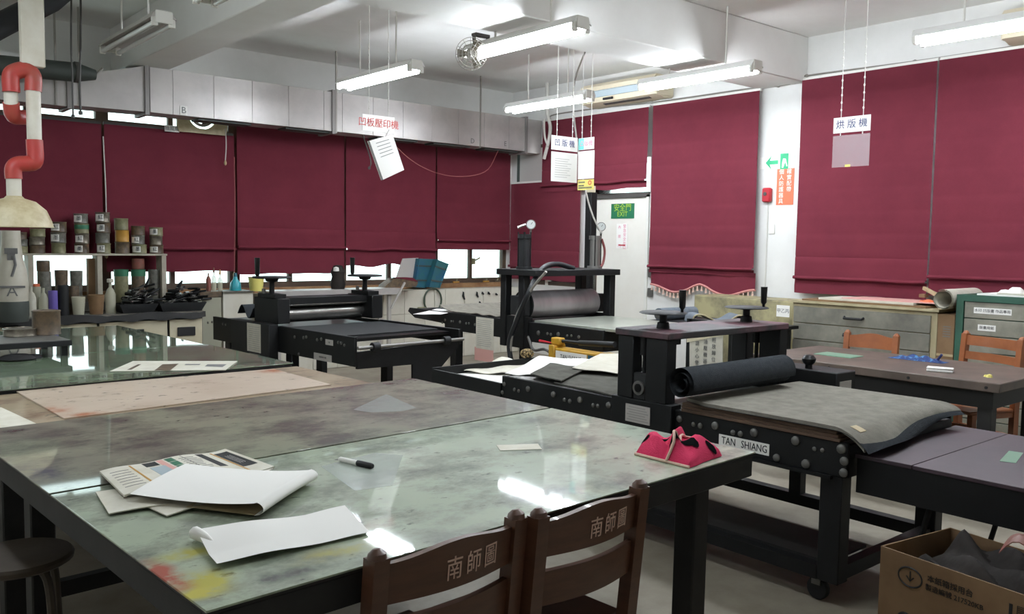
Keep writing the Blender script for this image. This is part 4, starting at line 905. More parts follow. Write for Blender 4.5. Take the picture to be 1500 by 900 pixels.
MB().tube([(X2 + .07, 6.085, .945), (X2 + .075, 6.085, .945), (X2 + W2 - .075, 6.085, .945), (X2 + W2 - .07, 6.085, .945)], [.12, .13, .13, .12], 36).build('roller', 'roller_steel', t, world=True)
MB().tube([(X2 + .055, 6.085, .945), (X2 + .068, 6.085, .945)], .137, 30).build('roller_flange', 'black_iron', t, world=True)
for (x, ang, m_) in ((X2 + .06, 2.4, 'dark_grey'), (X2 + W2 - .03, .4, 'steel_dull')):
    y = 6.085
    c0 = MB().tube([(x, y, 1.275), (x, y, 1.30), (x, y, 1.301), (x, y, 1.56), (x, y, 1.561), (x, y, 1.60)], [.075, .075, .052, .052, .062, .062], 20).build('hydraulic_cylinder', m_, t, world=True)
    for k in range(4):
        a_ = k * PI / 2 + .78; MB().cyl((x + .058 * math.cos(a_), y + .058 * math.sin(a_), 1.30), (x + .058 * math.cos(a_), y + .058 * math.sin(a_), 1.62), .006, n=6).build('tie_rod', 'black_iron', c0, world=True)
    g = Vector((x + .05, y - .03, 1.69)); gn = Vector((-.66, -.75, 0))
    MB().cyl((x + .045, y - .03, 1.58), g - Vector((0, 0, .03)), .010, n=8).build('gauge_stem', 'bolt_grey', t, world=True)
    gg = MB().tube([g - gn * .02, g + gn * .018], .045, 22).build('gauge', 'steel_dull', t, world=True)
    MB().tube([g + gn * .018, g + gn * .020], .038, 22).build('dial', 'gauge_face', gg, world=True)
    MB().bar(g + gn * .0215, g + gn * .0215 + Vector((.012, -.01, .022)), .002, .004).build('needle', 'ink_black', gg, world=True)
    if ang > 1: MB().tube([g + Vector((-.04, .03, .0)), g + Vector((-.10, .07, -.03))], [.012, .014], 8).build('valve', 'steel', t, world=True)
    else: MB().tube(bez([(x + .05, y - .04, 1.57), (x + .085, y - .05, 1.46), (x + .07, y - .05, 1.34), (x + .02, y - .06, 1.285)], 14), .012, 8).build('hose', 'cable_red', t, world=True)
A2 = lambda px, py, x=X2 - .10: atX(px, py, x)
for off in (0, .05):
    MB().tube(bez([(X2 + .55, 5.93, 1.285), A2(812 + off * 60, 387, X2 + .35), A2(792, 396, X2 + .1), A2(775, 428), A2(757, 470), A2(746, 505), A2(752, 545)], 40), .024, 10).build('hose', 'hose_black', t, world=True)
MB().tube(bez([A2(800, 398), A2(778, 425), A2(756, 465), A2(748, 510), A2(747, 550)], 30), .012, 8).build('hose', 'rod_grey', t, world=True)
for px, py, r_ in ((612, 0, 0),):
    pass
for px, py, r_ in ((652, 469, .014), (648, 473, .012), (661, 471, .012), (664, 471, .011), (674, 472, .016), (683, 474, .012), (687, 474, .012), (696, 476, .015), (789, 488, .022), (802, 489, .014), (807, 490, .014), (818, 490, .02), (831, 492, .012), (837, 492, .012), (848, 494, .016)): bolt(t, atX(px, py, X2), r_)
a, c_ = atX(698, 470, X2 - .001), atX(723, 514, X2 - .001)
box('notice', 'paper_dim', (X2 - .006, X2 - .003, c_.y, a.y, c_.z, H2 - .01), t, **W); box('notice_foot', 'paper_pink', (X2 - .005, X2 - .002, c_.y + .0, a.y + .02, c_.z - .12, c_.z + .01), t, **W)
for k in range(14): box('writing', 'ink_light', (X2 - .0066, X2 - .006, c_.y + .02 + .03 * random.random(), a.y - .02, H2 - .04 - k * .019, H2 - .036 - k * .019), t, **W)
MB().prism([(X2 - .0, 7.25, .80), (X2 - .0, 7.9, .80), (X2 - .0, 7.93, .76), (X2 - .0, 7.8, .70), (X2 - .0, 7.25, .68)], (.02, 0, 0)).build('rear_tray_side', 'dark_grey', t, world=True)
box('rear_tray', 'dark_grey', (X2 + .02, X2 + W2 - .02, 7.25, 7.9, .775, .79), t, **W)
lay('paper_sheet', 'white paper on the rear tray of the hydraulic press', 'paper', 'paper', [(605, 461), (646, 461), (676, 455), (640, 453)], .792, .001, .002)
def fn(u, v): return Vector((X2 + .04 + .9 * v, 6.45 + .95 * u, .81 + (.05 * max(0, u - .8) / .2) + .012 * math.sin(u * 14) ** 2 * (1 if u < .5 else .2)))
tag(MB().sheet(fn, 40, 4, (0, 0, .008)).build('felt_sheet', 'felt_grey'), 'pale grey felt sheet with dark curled edge behind the large steel roller', 'felt')
# yellow hand pump on a ledge
xs = X2 - .27; q0 = atX(808, 536, xs); q1 = atX(872, 543, xs)
zs = q0.z - .0
box('pump_ledge', 'black_iron', (xs - .03, X2 - .001, q1.y - .1, q0.y + .08, zs - .03, zs - .004), t, **W)
t = thing('hand_pump', 'yellow hydraulic hand pump with long lever, lettered on its side', 'pump', (xs + .06, (q0.y + q1.y) / 2, zs))
h_ = .155
box('tank', 'pump_yellow', (xs, xs + .13, q1.y - .02, q0.y - .03, zs + .0, zs + h_), t, bev=.008, **W)
box('front_block', 'pump_yellow', (xs - .01, xs + .14, q1.y - .10, q1.y - .02, zs, zs + h_ + .005), t, bev=.006, **W)
box('rear_block', 'pump_yellow', (xs - .005, xs + .135, q0.y - .03, q0.y + .04, zs, zs + h_ + .02), t, bev=.006, **W)
box('pivot', 'pump_yellow', (xs + .03, xs + .10, q0.y - .06, q0.y + .05, zs + h_ + .02, zs + h_ + .08), t, bev=.008, **W)
MB().tube([(xs + .065, q0.y - .05, zs + h_ + .055), (xs + .065, q0.y - .25, zs + h_ + .06), (xs + .065, q0.y - .26, zs + h_ + .06), (xs + .06, q1.y - .15, zs + h_ + .085)], [.014, .014, .022, .024], 10).build('lever', 'dark_grey', t, world=True)
box('label', 'sign_white', (xs - .003, xs - .0, q1.y + .10, q0.y - .05, zs + .035, zs + h_ - .02), t, **W)
text('TAN SHIANG', .058, 'ink_black', t, (xs - .0036, (q1.y + .10 + q0.y - .05) / 2, zs + h_ / 2 + .01), *RW, sx=.72)
box('sticker', 'crate_blue', (xs - .003, xs, q1.y + .01, q1.y + .085, zs + .05, zs + h_ - .02), t, **W)
MB().tube(bez([(xs + .06, q0.y + .04, zs + .08), (xs + .05, q0.y + .15, zs + .12), (xs + .06, q0.y + .3, zs + .1), (xs + .1, q0.y + .42, zs + .2)], 16), .012, 8).build('hose', 'rod_dark', t, world=True)
MB().tube([(xs + .04, q0.y + .04, zs + h_ + .03), (xs + .04, q0.y + .2, zs + h_ + .035)], [.006, .012], 8).build('release_knob', 'alarm_red', t, world=True)
# black post with boxes behind the hydraulic press
p = atX(864, 420, 6.62)
t = thing('steel_post', 'tall black square steel post rising behind the hydraulic press', 'post', (6.62, p.y, 0))
box('shaft', 'black_iron', (6.57, 6.66, p.y - .045, p.y + .045, .012, 2.06), t, bev=.004, **W)
box('base_plate', 'black_iron', (6.5, 6.74, p.y - .12, p.y + .12, 0, .012), t, **W)
box('junction_box', 'ac_cream', (6.57, 6.65, p.y - .03, p.y + .05, 2.06, 2.13), t, bev=.004, **W)
MB().tube(bez([(6.55, p.y + .02, ZC), atX(840, 130, 6.4), atX(846, 215, 6.3), atX(858, 280, 6.28), atX(868, 315, 6.2), atX(881, 342, 6.15)], 36), .009, 8).build('cable', 'rod_grey', t, world=True)
# ================================================================== BACK LEFT: COUNTER, SHELF, CANS
CZ, CF = .775, 8.84
xs_ = [.55, 1.64, 2.25, 2.88, 3.21]
xs_ = [atY(px, 480, CF).x for px in (-150, 28, 144, 247, 298)]
for i, (a, b) in enumerate(zip(xs_, xs_[1:])):
    lab = ('cream drawer unit at the frame edge under the black counter', 'cream drawer unit under the jars, left of the wide drawer', 'wide cream drawer unit under the tray of black rollers', 'narrow cream drawer unit at the end of the black counter')[i]
    t = thing('drawer_unit', lab, 'cabinet', ((a + b) / 2, 9.1, 0), group='cream drawer units under the counter')
    box('body', 'counter_black', (a + .002, b - .002, CF + .02, 9.40, 0, CZ - .045), t, **W)
    for z0, z1 in ((.42, .70), (.1, .41)):
        d_ = box('drawer', 'cream_drawer', (a + .012, b - .012, CF, CF + .02, z0, z1), t, bev=.003, **W)
        if i >= 2: box('handle', 'ink_black', ((a + b) / 2 - .09, (a + b) / 2 + .09, CF - .012, CF, z1 - .17, z1 - .08), d_, bev=.004, **W)
t = thing('counter', 'dark stained counter top with a black wavy mat edge below the shelf', 'counter', (2.1, 9.1, CZ - .045))
box('worktop', 'counter_top', (.5, xs_[-1] + .012, CF - .03, 9.40, CZ - .04, CZ), t, bev=.004, **W)
def fn(u, v): return Vector((.5 + (xs_[-1] - .488) * u, CF - .035 - .008 * v + .006 * math.sin(u * 40), CZ + .002 + .012 * math.sin(u * 25) * (1 - v) - v * (.068 + .012 * math.sin(u * 61))))
MB().sheet(fn, 90, 3, (0, -.004, 0)).build('mat_edge', 'counter_black', t, world=True)
# shelf unit on the counter
SY0, SY1 = 9.14, 9.34
sz = atY(200, 372, SY0).z; sxr = atY(245, 372, SY0).x
t = thing('can_shelf', 'raised pale wooden shelf standing on the counter with ink cans', 'shelf', (2.2, 9.25, CZ))
box('board', 'shelf_pale', (.7, sxr, SY0, SY1, sz - .018, sz), t, **W)
for px in (46, 147, 241):
    x = atY(px, 400, SY0).x; box('upright', 'shelf_pale', (x - .022, x + .022, SY0 + .01, SY1 - .01, CZ, sz - .018), t, **W)
x = atY(141, 400, SY0 + .05).x; box('brace', 'kraft', (x - .06, x + .05, SY0 + .1, SY1 - .03, CZ + .13, sz - .05), t, **W)
box('back_rail', 'shelf_pale', (.7, sxr - .03, SY1 - .02, SY1, CZ + .10, CZ + .16), t, **W)
CANM = ['can_rust', 'can_grey', 'can_olive', 'can_tin', 'amber', 'can_green']
def can(x, y, z, r, h, m, lab, labm=None, mark=None, band=None, group='ink cans on the shelf'):
    t = thing('ink_can', lab, 'can', (x, y, z), 0, group)
    MB().lathe([(0, 0), (r, 0), (r + .003, .003), (r, .008), (r, h - .012), (r + .003, h - .008), (r + .003, h - .003), (r - .003, h), (r - .006, h - .006), (0, h - .006)], (0, 0, 0), 20).build('body', m, t)
    if band: MB().lathe([(r + .0012, h * .45), (r + .002, h * .5), (r + .002, h * .8), (r + .0012, h * .85)], (0, 0, 0), 20).build('band', band, t)
    if labm:
        def fn(u, v):
            a_ = -2.35 + (u - .5) * 1.3; return Vector(((r + .0022) * math.cos(a_), (r + .0022) * math.sin(a_), h * .15 + h * .65 * v))
        MB().sheet(fn, 8, 1).build('label', labm, t)
        if mark: 
            a_ = -2.35 + .25; c_ = Vector(((r + .004) * math.cos(a_), (r + .004) * math.sin(a_), h * .48))
            text(mark, h * .5, 'ink_black', t, c_, (-math.sin(a_), math.cos(a_), 0), (0, 0, 1), world=False)
    return t
cols = [(2, 1, 440), (28, 3, 0), (54, 3, 0), (85, 3, 1), (120, 4, 1), (151, 4, 1), (178, 3, 0), (203, 3, 1), (229, 3, 1)]
DESC = {0: 'bottom', 1: 'second', 2: 'third', 3: 'top'}
colnm = ['the single pile behind the jug', 'the pile behind the dome hood', 'the pile right of the dome hood', 'the first white-labelled pile', 'the tall pile left of the cord', 'the tall pile under the cord', 'the pile with a yellow can', 'the pile right of the yellow can', 'the last pile on the shelf']
tops_px = [345, 340, 335, 325, 313, 311, 320, 331, 333]
for ci, (px, n, lb) in enumerate(cols):
    x = atY(px, 350, 9.24).x; ztop = atY(px, tops_px[ci], 9.24).z; h = (ztop - sz) / n - .001
    for k in range(n):
        m = CANM[(ci * 2 + k * 3) % 4]; band = 'can_green' if (ci, k) in ((4, 2),) else ('amber' if (ci, k) in ((6, 1),) else None)
        lm = 'sign_white' if lb and (k + ci) % 3 != 0 else None
        jx = random.uniform(-.008, .008)
        can(x + jx, 9.24, sz + .0005 + k * (h + .001), .067 + random.uniform(-.005, .002), h, 'amber' if (ci, k) == (6, 1) else m,
            '%s ink can, %s in %s' % ('white-labelled' if lm else ('green-banded' if band == 'can_green' else ('yellow' if (ci, k) == (6, 1) else 'stained')), 'topmost' if k == n - 1 else DESC[k] + (' up' if k else ''), colnm[ci]), lm, '白墨紅'[(ci + k) % 3] if lm else None, band if (ci, k) != (6, 1) else None)
# things on the counter below the shelf
def onc(px, py_base, h_px_top, r, m, lab, name='jar', cat='jar', prof=None, cap=None, group='jars and tins on the counter', y=9.0, z=None, lid=None):
    b = atY(px, py_base, y); z0 = CZ + .0005 if z is None else z
    zt = atY(px, h_px_top, y).z; h = max(.04, zt - z0)
    t = thing(name, lab, cat, (b.x, y, z0), 0, group)
    pr = prof(r, h) if prof else [(0, 0), (r * .96, 0), (r, .01), (r, h - .01), (r * .97, h), (r * .9, h), (r * .9, h - .01), (0, h - .01)]
    MB().lathe(pr, (0, 0, 0), 20).build('body', m, t)
    if cap: MB().lathe([(0, h), (cap[1], h), (cap[1], h + cap[2]), (cap[1] * .8, h + cap[2] + .006), (0, h + cap[2] + .006)], (0, 0, 0), 14).build('cap', cap[0], t)
    if lid: MB().lathe([(r + .003, h * .84), (r + .004, h), (0, h + .004)], (0, 0, 0), 20).build('lid', lid, t)
    return t
cup = lambda r, h: [(0, 0), (r * .78, 0), (r, h), (r * .94, h), (r * .74, .01), (0, .01)]
bot = lambda r, h: [(0, 0), (r, 0), (r, h * .62), (r * .7, h * .76), (r * .3, h * .84), (r * .3, h), (0, h)]
tb = onc(65, 420, 398, .06, 'can_grey', 'grey tin under the brown tin before the bright window', 'paint_tin', 'tin', y=9.24)
onc(64, 420, 382, .058, 'can_rust', 'brown square-labelled tin highest of the pile before the bright window', 'paint_tin', 'tin', z=atY(65, 398, 9.24).z + .002, y=9.24)
onc(90, 420, 396, .06, 'can_rust', 'tapered brown pot silhouetted against the window beside the shelf upright', 'pot', 'pot', cup, y=9.24)
onc(112, 420, 397, .058, 'can_grey', 'tapered grey pot with dark label against the window', 'pot', 'pot', cup, y=9.24)
onc(108, 450, 419, .05, 'can_rust', 'low rusty tin in front of the grey tapered pot', 'paint_tin', 'tin', y=9.09)
onc(54, 450, 420, .04, 'clear_bottle', 'clear jar with an orange lid beside the purple can', 'jar', 'jar', cap=('sign_orange', .03, .02), y=9.08)
onc(46, 452, 420, .042, 'paper_dim', 'pale carton-like bottle beside the big white jug', 'bottle', 'bottle', bot, y=8.95)
onc(64, 450, 422, .04, 'clear_bottle', 'small clear squeeze bottle left of the purple can', 'bottle', 'bottle', bot, y=8.95)
onc(78, 452, 426, .04, 'purple_can', 'muted purple can on the black counter', 'can', 'can', y=8.94)
onc(93, 452, 418, .048, 'dark_grey', 'dark round canister right of the purple can', 'canister', 'canister', y=8.96)
onc(115, 449, 435, .062, 'clear_bottle', 'crumpled clear plastic tub on the counter', 'tub', 'tub', cup, y=8.95)
onc(141, 449, 432, .075, 'kraft', 'brown tapered bowl-like pot at the counter edge left of the trays', 'pot', 'pot', cup, y=8.98)
onc(162, 446, 414, .048, 'clear_bottle', 'grey translucent bottle with rounded cap left of the roller tray', 'bottle', 'bottle', bot, cap=('bottle_white', .03, .03), y=9.0)
onc(178, 430, 395, .066, 'can_olive', 'glass jar with green lid under the shelf, left one', 'jar', 'jar', y=9.25, lid='can_green')
onc(203, 430, 395, .066, 'can_rust', 'glass jar with green lid under the shelf, below a red tin', 'jar', 'jar', y=9.25, lid='can_green')
onc(203, 430, 379, .06, 'red_plastic', 'small reddish tin stacked on the green-lidded jar', 'paint_tin', 'tin', y=9.25, z=atY(203, 395, 9.25).z + .005)
onc(226, 430, 395, .058, 'can_grey', 'dark glass jar behind the black rollers', 'jar', 'jar', y=9.25)
# trays of black brayers
for i, (px0, px1, lab) in enumerate(((171, 227, 'shallow black tray full of ink rollers, left one'), (229, 297, 'shallow black tray piled with ink rollers, at the counter end'))):
    a, b = atY(px0, 448, 8.98).x, atY(px1, 448, 8.98).x; yb0 = 8.87
    t = thing('roller_tray', lab, 'tray', ((a + b) / 2, 9.02, CZ))
    MB().prism([(a + .04, yb0 + .03, CZ + .001), (b - .04, yb0 + .03, CZ + .001), (b - .04, yb0 + .25, CZ + .001), (a + .04, yb0 + .25, CZ + .001)], (0, 0, .006)).build('floor', 'dark_grey', t, world=True)
    cr = [(a, yb0), (b, yb0), (b, yb0 + .28), (a, yb0 + .28)]; ir = [(a + .04, yb0 + .03), (b - .04, yb0 + .03), (b - .04, yb0 + .25), (a + .04, yb0 + .25)]
    for k in range(4):
        p_, q_ = cr[k], cr[(k + 1) % 4]; r_, s_ = ir[k], ir[(k + 1) % 4]
        MB().prism([(p_[0], p_[1], CZ + .085), (q_[0], q_[1], CZ + .085), (s_[0], s_[1], CZ + .002), (r_[0], r_[1], CZ + .002)], (0, 0, .006)).build('side', 'dark_grey', t, world=True)
    for k in range(18):
        rr = random.Random(k + 31 * i); x = a + .08 + (b - a - .16) * (k + .5) / 18; y = yb0 + .08 + .12 * rr.random(); z = CZ + .075 + .11 * rr.random() * math.sin((k + .5) / 18 * PI) + .05 * math.sin((k + .5) / 18 * PI)
        ang = rr.uniform(-.9, .9); el = rr.uniform(-.1, .45) + (.7 if (i, k) in ((1, 6), (0, 13)) else 0); d = Vector((math.cos(ang) * math.cos(el), math.sin(ang) * math.cos(el), math.sin(el)))
        r = thing('ink_roller', 'black ink roller sticking steeply up from the %s' % ('tray beside the translucent bottle' if i == 0 else 'tray at the counter end') if el > .75 else 'black ink roller heaped in the tray %s' % ('beside the translucent bottle' if i == 0 else 'at the end of the counter'), 'roller', (x, y, z), 0, 'ink rollers in the first tray' if i == 0 else 'ink rollers in the end tray')
        sd = d.cross(Vector((0, 0, 1))).normalized()
        MB().cyl(-sd * .055, sd * .055, .018, n=12).build('roller', 'black_gloss', r)
        MB().tube([sd * .06, sd * .062 + d * .05, d * .07, d * .1], .004, 6).build('fork', 'steel_dull', r)
        MB().tube([d * .09, d * .11, d * .2], [.008, .012, .011], 8).build('handle', 'black_iron' if k % 4 else 'dark_grey', r)
# red stick bundle and bottles at the counter end
YE = 9.2
z0c = .967
def stand(px, top, r, m, lab, name, cat, prof=bot, cap=None, y=9.40, z=z0c, cr=.012):
    x = atY(px, 410, y).x; zt = atY(px, top, y).z; h = zt - z
    t = thing(name, lab, cat, (x, y, z)); MB().lathe(prof(r, h), (0, 0, 0), 16).build('body', m, t)
    if cap: MB().lathe([(0, h), (cr, h), (cr * .8, h + .03), (0, h + .035)], (0, 0, 0), 10).build('cap', cap, t)
    return t
BXL, BXR = atY(327, 450, 9.0).x, atY(371, 450, 9.0).x
t = thing('bottle_crate', 'brownish translucent crate with slim bottles on top at the counter end', 'crate', (3.35, 9.12, 0))
box('body', 'clear_bottle', (xs_[-1] + .03, BXL - .02, 9.0, 9.26, 0, .90), t, bev=.004, **W); box('lid', 'can_rust', (xs_[-1] + .026, BXL - .016, 8.995, 9.265, .9005, .96), t, bev=.004, **W)
t = thing('counter_end_box', 'stained white box standing on the floor at the end of the counter', 'box', (3.62, 9.1, 0))
box('body', 'tile_white', (BXL, BXR, 9.0, 9.32, 0, .945), t, bev=.004, **W); box('top', 'counter_top', (BXL - .01, BXR + .01, 8.98, 9.32, .9455, .96), t, **W)
for px, tp, m, lab, cp in ((304, 400, 'red_plastic', 'slim red bottle at the window above the counter end', None), (312, 399, 'clear_bottle', 'clear squeeze bottle with red nozzle near the window', 'red_plastic'), (321, 402, 'amber', 'amber-tinted clear bottle on the white box', 'amber')):
    x = atY(px, 430, 9.15).x; zt = atY(px, tp, 9.15).z; h = zt - .961
    t = thing('squeeze_bottle', lab, 'bottle', (x, 9.12, .961)); MB().lathe(bot(.026, h), (0, 0, 0), 16).build('body', m if m != 'amber' else 'clear_bottle', t)
    if cp: MB().lathe([(0, h), (.012, h), (.006, h + .05), (0, h + .05)], (0, 0, 0), 10).build('nozzle', cp, t)
t = thing('spray_bottle', 'bright teal bottle of liquid in front of the dark window post', 'bottle', (atY(345, 428, 9.1).x, 9.1, .961))
MB().lathe([(0, 0), (.06, 0), (.062, .01), (.055, .08), (.025, .12), (.02, .15), (0, .15)], (0, 0, 0), 18).build('body', 'teal_liquid', t); MB().lathe([(0, .15), (.02, .15), (.016, .19), (0, .19)], (0, 0, 0), 12).build('cap', 'crate_blue', t)
# pale bench board in front of the back windows
zb_ = atY(450, 426, 8.85).z
t = thing('bench', 'long pale grey bench board before the tiled wall under the windows', 'bench', (4.8, 9.1, 0))
xa_, xb_ = 4.07, atY(588, 428, 8.85).x
box('board', 'duct_metal', (xa_, xb_, 8.85, 9.17, zb_ - .075, zb_), t, bev=.004, **W)
for x in (xa_ + .1, xb_ - .15): 
    for y in (8.9, 9.11): box('leg', 'fixture_grey', (x, x + .04, y, y + .04, 0, zb_ - .075), t, **W)
MB().bar(atY(593, 414, 8.83), atY(573, 452, 8.83), .02, .02).build('brace', 'fixture_grey', t, world=True)
t = thing('paint_tub', 'pale yellow plastic tub on the bench near the window', 'tub', (atY(374, 425, 9.0).x + .02, 9.02, zb_ + .0005))
MB().lathe(cup(.085, .15), (0, 0, 0), 18).build('body', 'sign_yellow', t); MB().lathe([(.08, .14), (.09, .15), (.086, .155), (.078, .15)], (0, 0, 0), 18).build('rim', 'cream_drawer', t)
t = thing('black_bag', 'dark crumpled bundle leaning on the window post', 'bag', (atY(495, 405, 9.02).x, 9.02, zb_ + .0005))
MB().lathe([(0, 0), (.075, 0), (.09, .06), (.07, .14), (.085, .2), (.05, .27), (0, .28)], (0, 0, 0), 10).build('body', 'bag_grey', t); MB().lathe([(0, .2), (.035, .21), (.03, .25), (0, .26)], (-.05, -.05, 0), 8).build('white_end', 'paper', t)
# blue crates and board on the sill
def crate(pxs, lab, y):
    P = [atY(px, py, y) for px, py in pxs]; t = thing('plastic_crate', lab, 'crate', min(P, key=lambda v: v.z), group='blue crates on the sill')
    MB().prism(P, (0, .08, 0)).build('shell', 'crate_blue', t, world=True)
    for u in (.25, .75):
        MB().bar(P[0].lerp(P[3], u) - Vector((0, .004, 0)), P[1].lerp(P[2], u) - Vector((0, .004, 0)), .014, .02).build('rib', 'pipe_dark', t, world=True)
    for e in (.06, .94): MB().bar(P[0].lerp(P[1], e) - Vector((0, .004, 0)), P[3].lerp(P[2], e) - Vector((0, .004, 0)), .012, .02).build('edge', 'crate_blue', t, world=True)
crate([(606, 421), (624, 422), (640, 380), (612, 379)], 'blue green folding crate leaning at the window, beside the grey board', 9.25)
crate([(628, 421), (644, 422), (657, 387), (640, 380)], 'blue folding crate leaning at the window, nearer the corner', 9.15)
P = [atY(px, py, 9.30) for px, py in ((580, 408), (608, 412), (613, 378), (590, 379))]
tag(MB().prism(P, (0, .012, 0)).build('grey_board', 'skin_panel'), 'grey board leaning at the window behind the blue crates', 'board')
P = [atY(px, py, 9.10) for px, py in ((557, 421), (603, 422), (606, 414), (598, 408), (572, 408), (560, 417))]
tag(MB().prism(P, (0, -.0, .0)).build('x2', 'can_rust'), 'x', 'x'); D.objects.remove(D.objects['x2'])
t = thing('cloth_bundle', 'dull red-brown folded cloth bundle on the bench end', 'cloth', atY(580, 424, 9.05))
za_ = zb_ + .0005
MB().prism([(p_.x, 9.0, max(za_, p_.z)) for p_ in P], (0, .16, 0)).build('fold', 'can_rust', t, world=True)
MB().prism([(p_.x, 8.995, max(za_ + .03, p_.z + .012)) for p_ in P[2:5]], (0, .16, 0)).build('upper_fold', 'shade_red', t, world=True)
# coiled hose and tools on the tiled wall
TW = DDY - .02
hp = atY(634, 440, TW - .02)
t = thing('hose_loop', 'dark green hose looped on the tiled wall below the blue crates', 'hose', (hp.x, TW, hp.z - .16))
MB().tube([hp + Vector((.135 * math.cos(a_ * PI / 14), 0, .15 * math.sin(a_ * PI / 14))) for a_ in range(-20, 9)], .012, 8).build('hose', 'hose_green', t, world=True)
q_ = atY(618, 456, TW - .03); box('tap', 'can_olive', (q_.x - .05, q_.x + .05, TW - .07, DDY - .013, q_.z - .06, q_.z + .05), t, bev=.008, world=True)
MB().cyl((hp.x + .05, TW - .006, hp.z - .16), (hp.x + .05, TW - .006, hp.z + .15), .012, n=8).build('pipe', 'tile_white', t, world=True)
for k, (px, py, l_) in enumerate(((679, 428, .10), (699, 428, .07), (707, 428, .03), (716, 428, .03), (703, 442, .03), (727, 430, .02))):
    q_ = atY(px, py, TW - .01); t = thing('hanging_tool', ('small dark pliers', 'short dark scraper', 'tiny wall hook, first', 'tiny wall hook, second', 'small dark plate', 'tiny wall hook, last')[k] + ' on the tiled wall right of the hose loop', 'tool', q_ - Vector((0, 0, l_)))
    MB().tube([q_ + Vector((0, .02, 0)), q_], .005, 6).build('hook', 'bolt_grey', t, world=True)
    MB().tube([q_, q_ - Vector((.004, 0, l_ * .5)), q_ - Vector((-.02, 0, l_))], [.008, .016, .010], 8).build('body', 'dark_grey', t, world=True)
# tap stand on the window corner: small items on the sill
for k, (px, lab) in enumerate(((668, 'small brass catch lying on the sill before the bare window, left'), (712, 'small brass hinge lying on the sill before the bare window, middle'), (728, 'flat rusty bar on the sill next to the corner'))):
    q_ = atY(px, 408, 9.44); t = thing('window_catch', lab, 'catch', (q_.x, 9.44, z0c))
    MB().bar((q_.x - .05, 9.44, z0c + .012), (q_.x + .05, 9.44, z0c + .012), .02, .02).build('bar', 'amber' if k < 2 else 'can_rust', t, world=True)
    MB().cyl((q_.x, 9.44, z0c), (q_.x + .02, 9.44, z0c + .05), .010, n=8).build('pin', 'can_olive', t, world=True)
q_ = atY(695, 382, YB + .02); t = thing('window_latch', 'brass window latch on the mullion of the bare window', 'latch', (q_.x, YB + .0, q_.z - .05))
MB().tube([q_ + Vector((-.03, 0, -.03)), q_, q_ + Vector((.03, -.03, .02)), q_ + Vector((.07, -.03, .04))], .012, 8).build('lever', 'can_olive', t, world=True); box('base', 'can_olive', (q_.x - .045, q_.x - .0, YB - .0, YB + .03, q_.z - .05, q_.z + .03), t, world=True)
# big jug, bench and tins on the far glass table
bp = atZ(19, 471, .767)
t = thing('jug', 'large white plastic jug with printed figure and letter, under the dome hood', 'jug', (bp.x, bp.y, .766))
s_ = (atY(43, 440, bp.y).x - atY(19, 440, bp.y).x); zt_ = atY(19, 338, bp.y).z - .766
MB().lathe([(0, 0), (s_ * .95, 0), (s_, .03), (s_, .17), (s_ * .98, .18)], (0, 0, 0), 28).build('base_band', 'pipe_dark', t)
MB().lathe([(s_ * .97, .17), (s_ * 1.0, .2), (s_ * 1.0, .34), (s_ * .9, .46), (s_ * .72, .55), (s_ * .62, zt_ * .86), (s_ * .60, zt_), (0, zt_)], (0, 0, 0), 28).build('body', 'bottle_white', t)
va = math.atan2(-bp.y, -bp.x); ff = Vector((math.cos(va), math.sin(va), 0)); rr_ = Vector((-ff.y, ff.x, 0))
text('A', .13, 'ink_grey', t, ff * (s_ * 1.01) + Vector((0, 0, .27)), rr_, (0, 0, 1), world=False)
for z_, wd, hh_ in ((.31, .10, .02), (.62, .05, .05), (.57, .03, .06)): MB().bar(ff * (s_ * (1.0 if z_ < .4 else .72)) - rr_ * wd + Vector((0, 0, z_)), ff * (s_ * (1.0 if z_ < .4 else .72)) + rr_ * wd + Vector((0, 0, z_)), .006, hh_).build('print', 'ink_grey', t)
MB().tube([ff * (s_ * .93) + Vector((0, 0, .40)), ff * (s_ * .85) + rr_ * .03 + Vector((0, 0, .5)), ff * (s_ * .72) + rr_ * .02 + Vector((0, 0, .58))], .012, 6).build('figure', 'ink_grey', t)
bl = atZ(94, 522, .767); zt_ = atY(97, 499, bl.y).z
br = Vector((bl.x + .03, bl.y - .03, 0))
t = thing('steel_stand', 'low black steel stand with flat top on the far glass table', 'stand', (bl.x - .35, bl.y + .15, .766), TR)
box('top_plate', 'dark_grey', (-.45, .39, -.17, .36, zt_ - .766 - .035, zt_ - .766), t, bev=.003); box('top_sheet', 'steel_dull', (-.44, .38, -.16, .35, zt_ - .766, zt_ - .766 + .003), t)
for x in (-.4, .34):
    for y in (-.13, .3): box('leg', 'black_iron', (x, x + .035, y, y + .035, 0, zt_ - .766 - .035), t)
zs_ = zt_ + .0035
for px, py, r, h, m, lab in ((61, 487, .085, .16, 'can_rust', 'large rust-stained can on the low steel stand'), (21, 488, .10, .05, 'can_tin', 'flat round tin on the low steel stand')):
    q_ = atZ(px, py, zs_); q_.y = max(q_.y, bl.y + .12); q_.y = min(q_.y, bl.y + .42); can(q_.x, q_.y, zs_, r, h, m, lab, group='tins on the steel stand')
# black cloth lump under the stand
q_ = atZ(25, 527, .767); t = thing('rag', 'small black rag lying under the low steel stand', 'rag', (q_.x, q_.y, .766))
MB().lathe([(0, .0), (.1, .0), (.11, .01), (.07, .03), (.03, .035), (0, .03)], (0, 0, 0), 9).build('cloth', 'ink_black', t); MB().lathe([(0, .0), (.05, .0), (.04, .02), (0, .025)], (.1, .03, 0), 7).build('corner', 'dark_grey', t)
# ================================================================== RIGHT SIDE
XC = 7.3
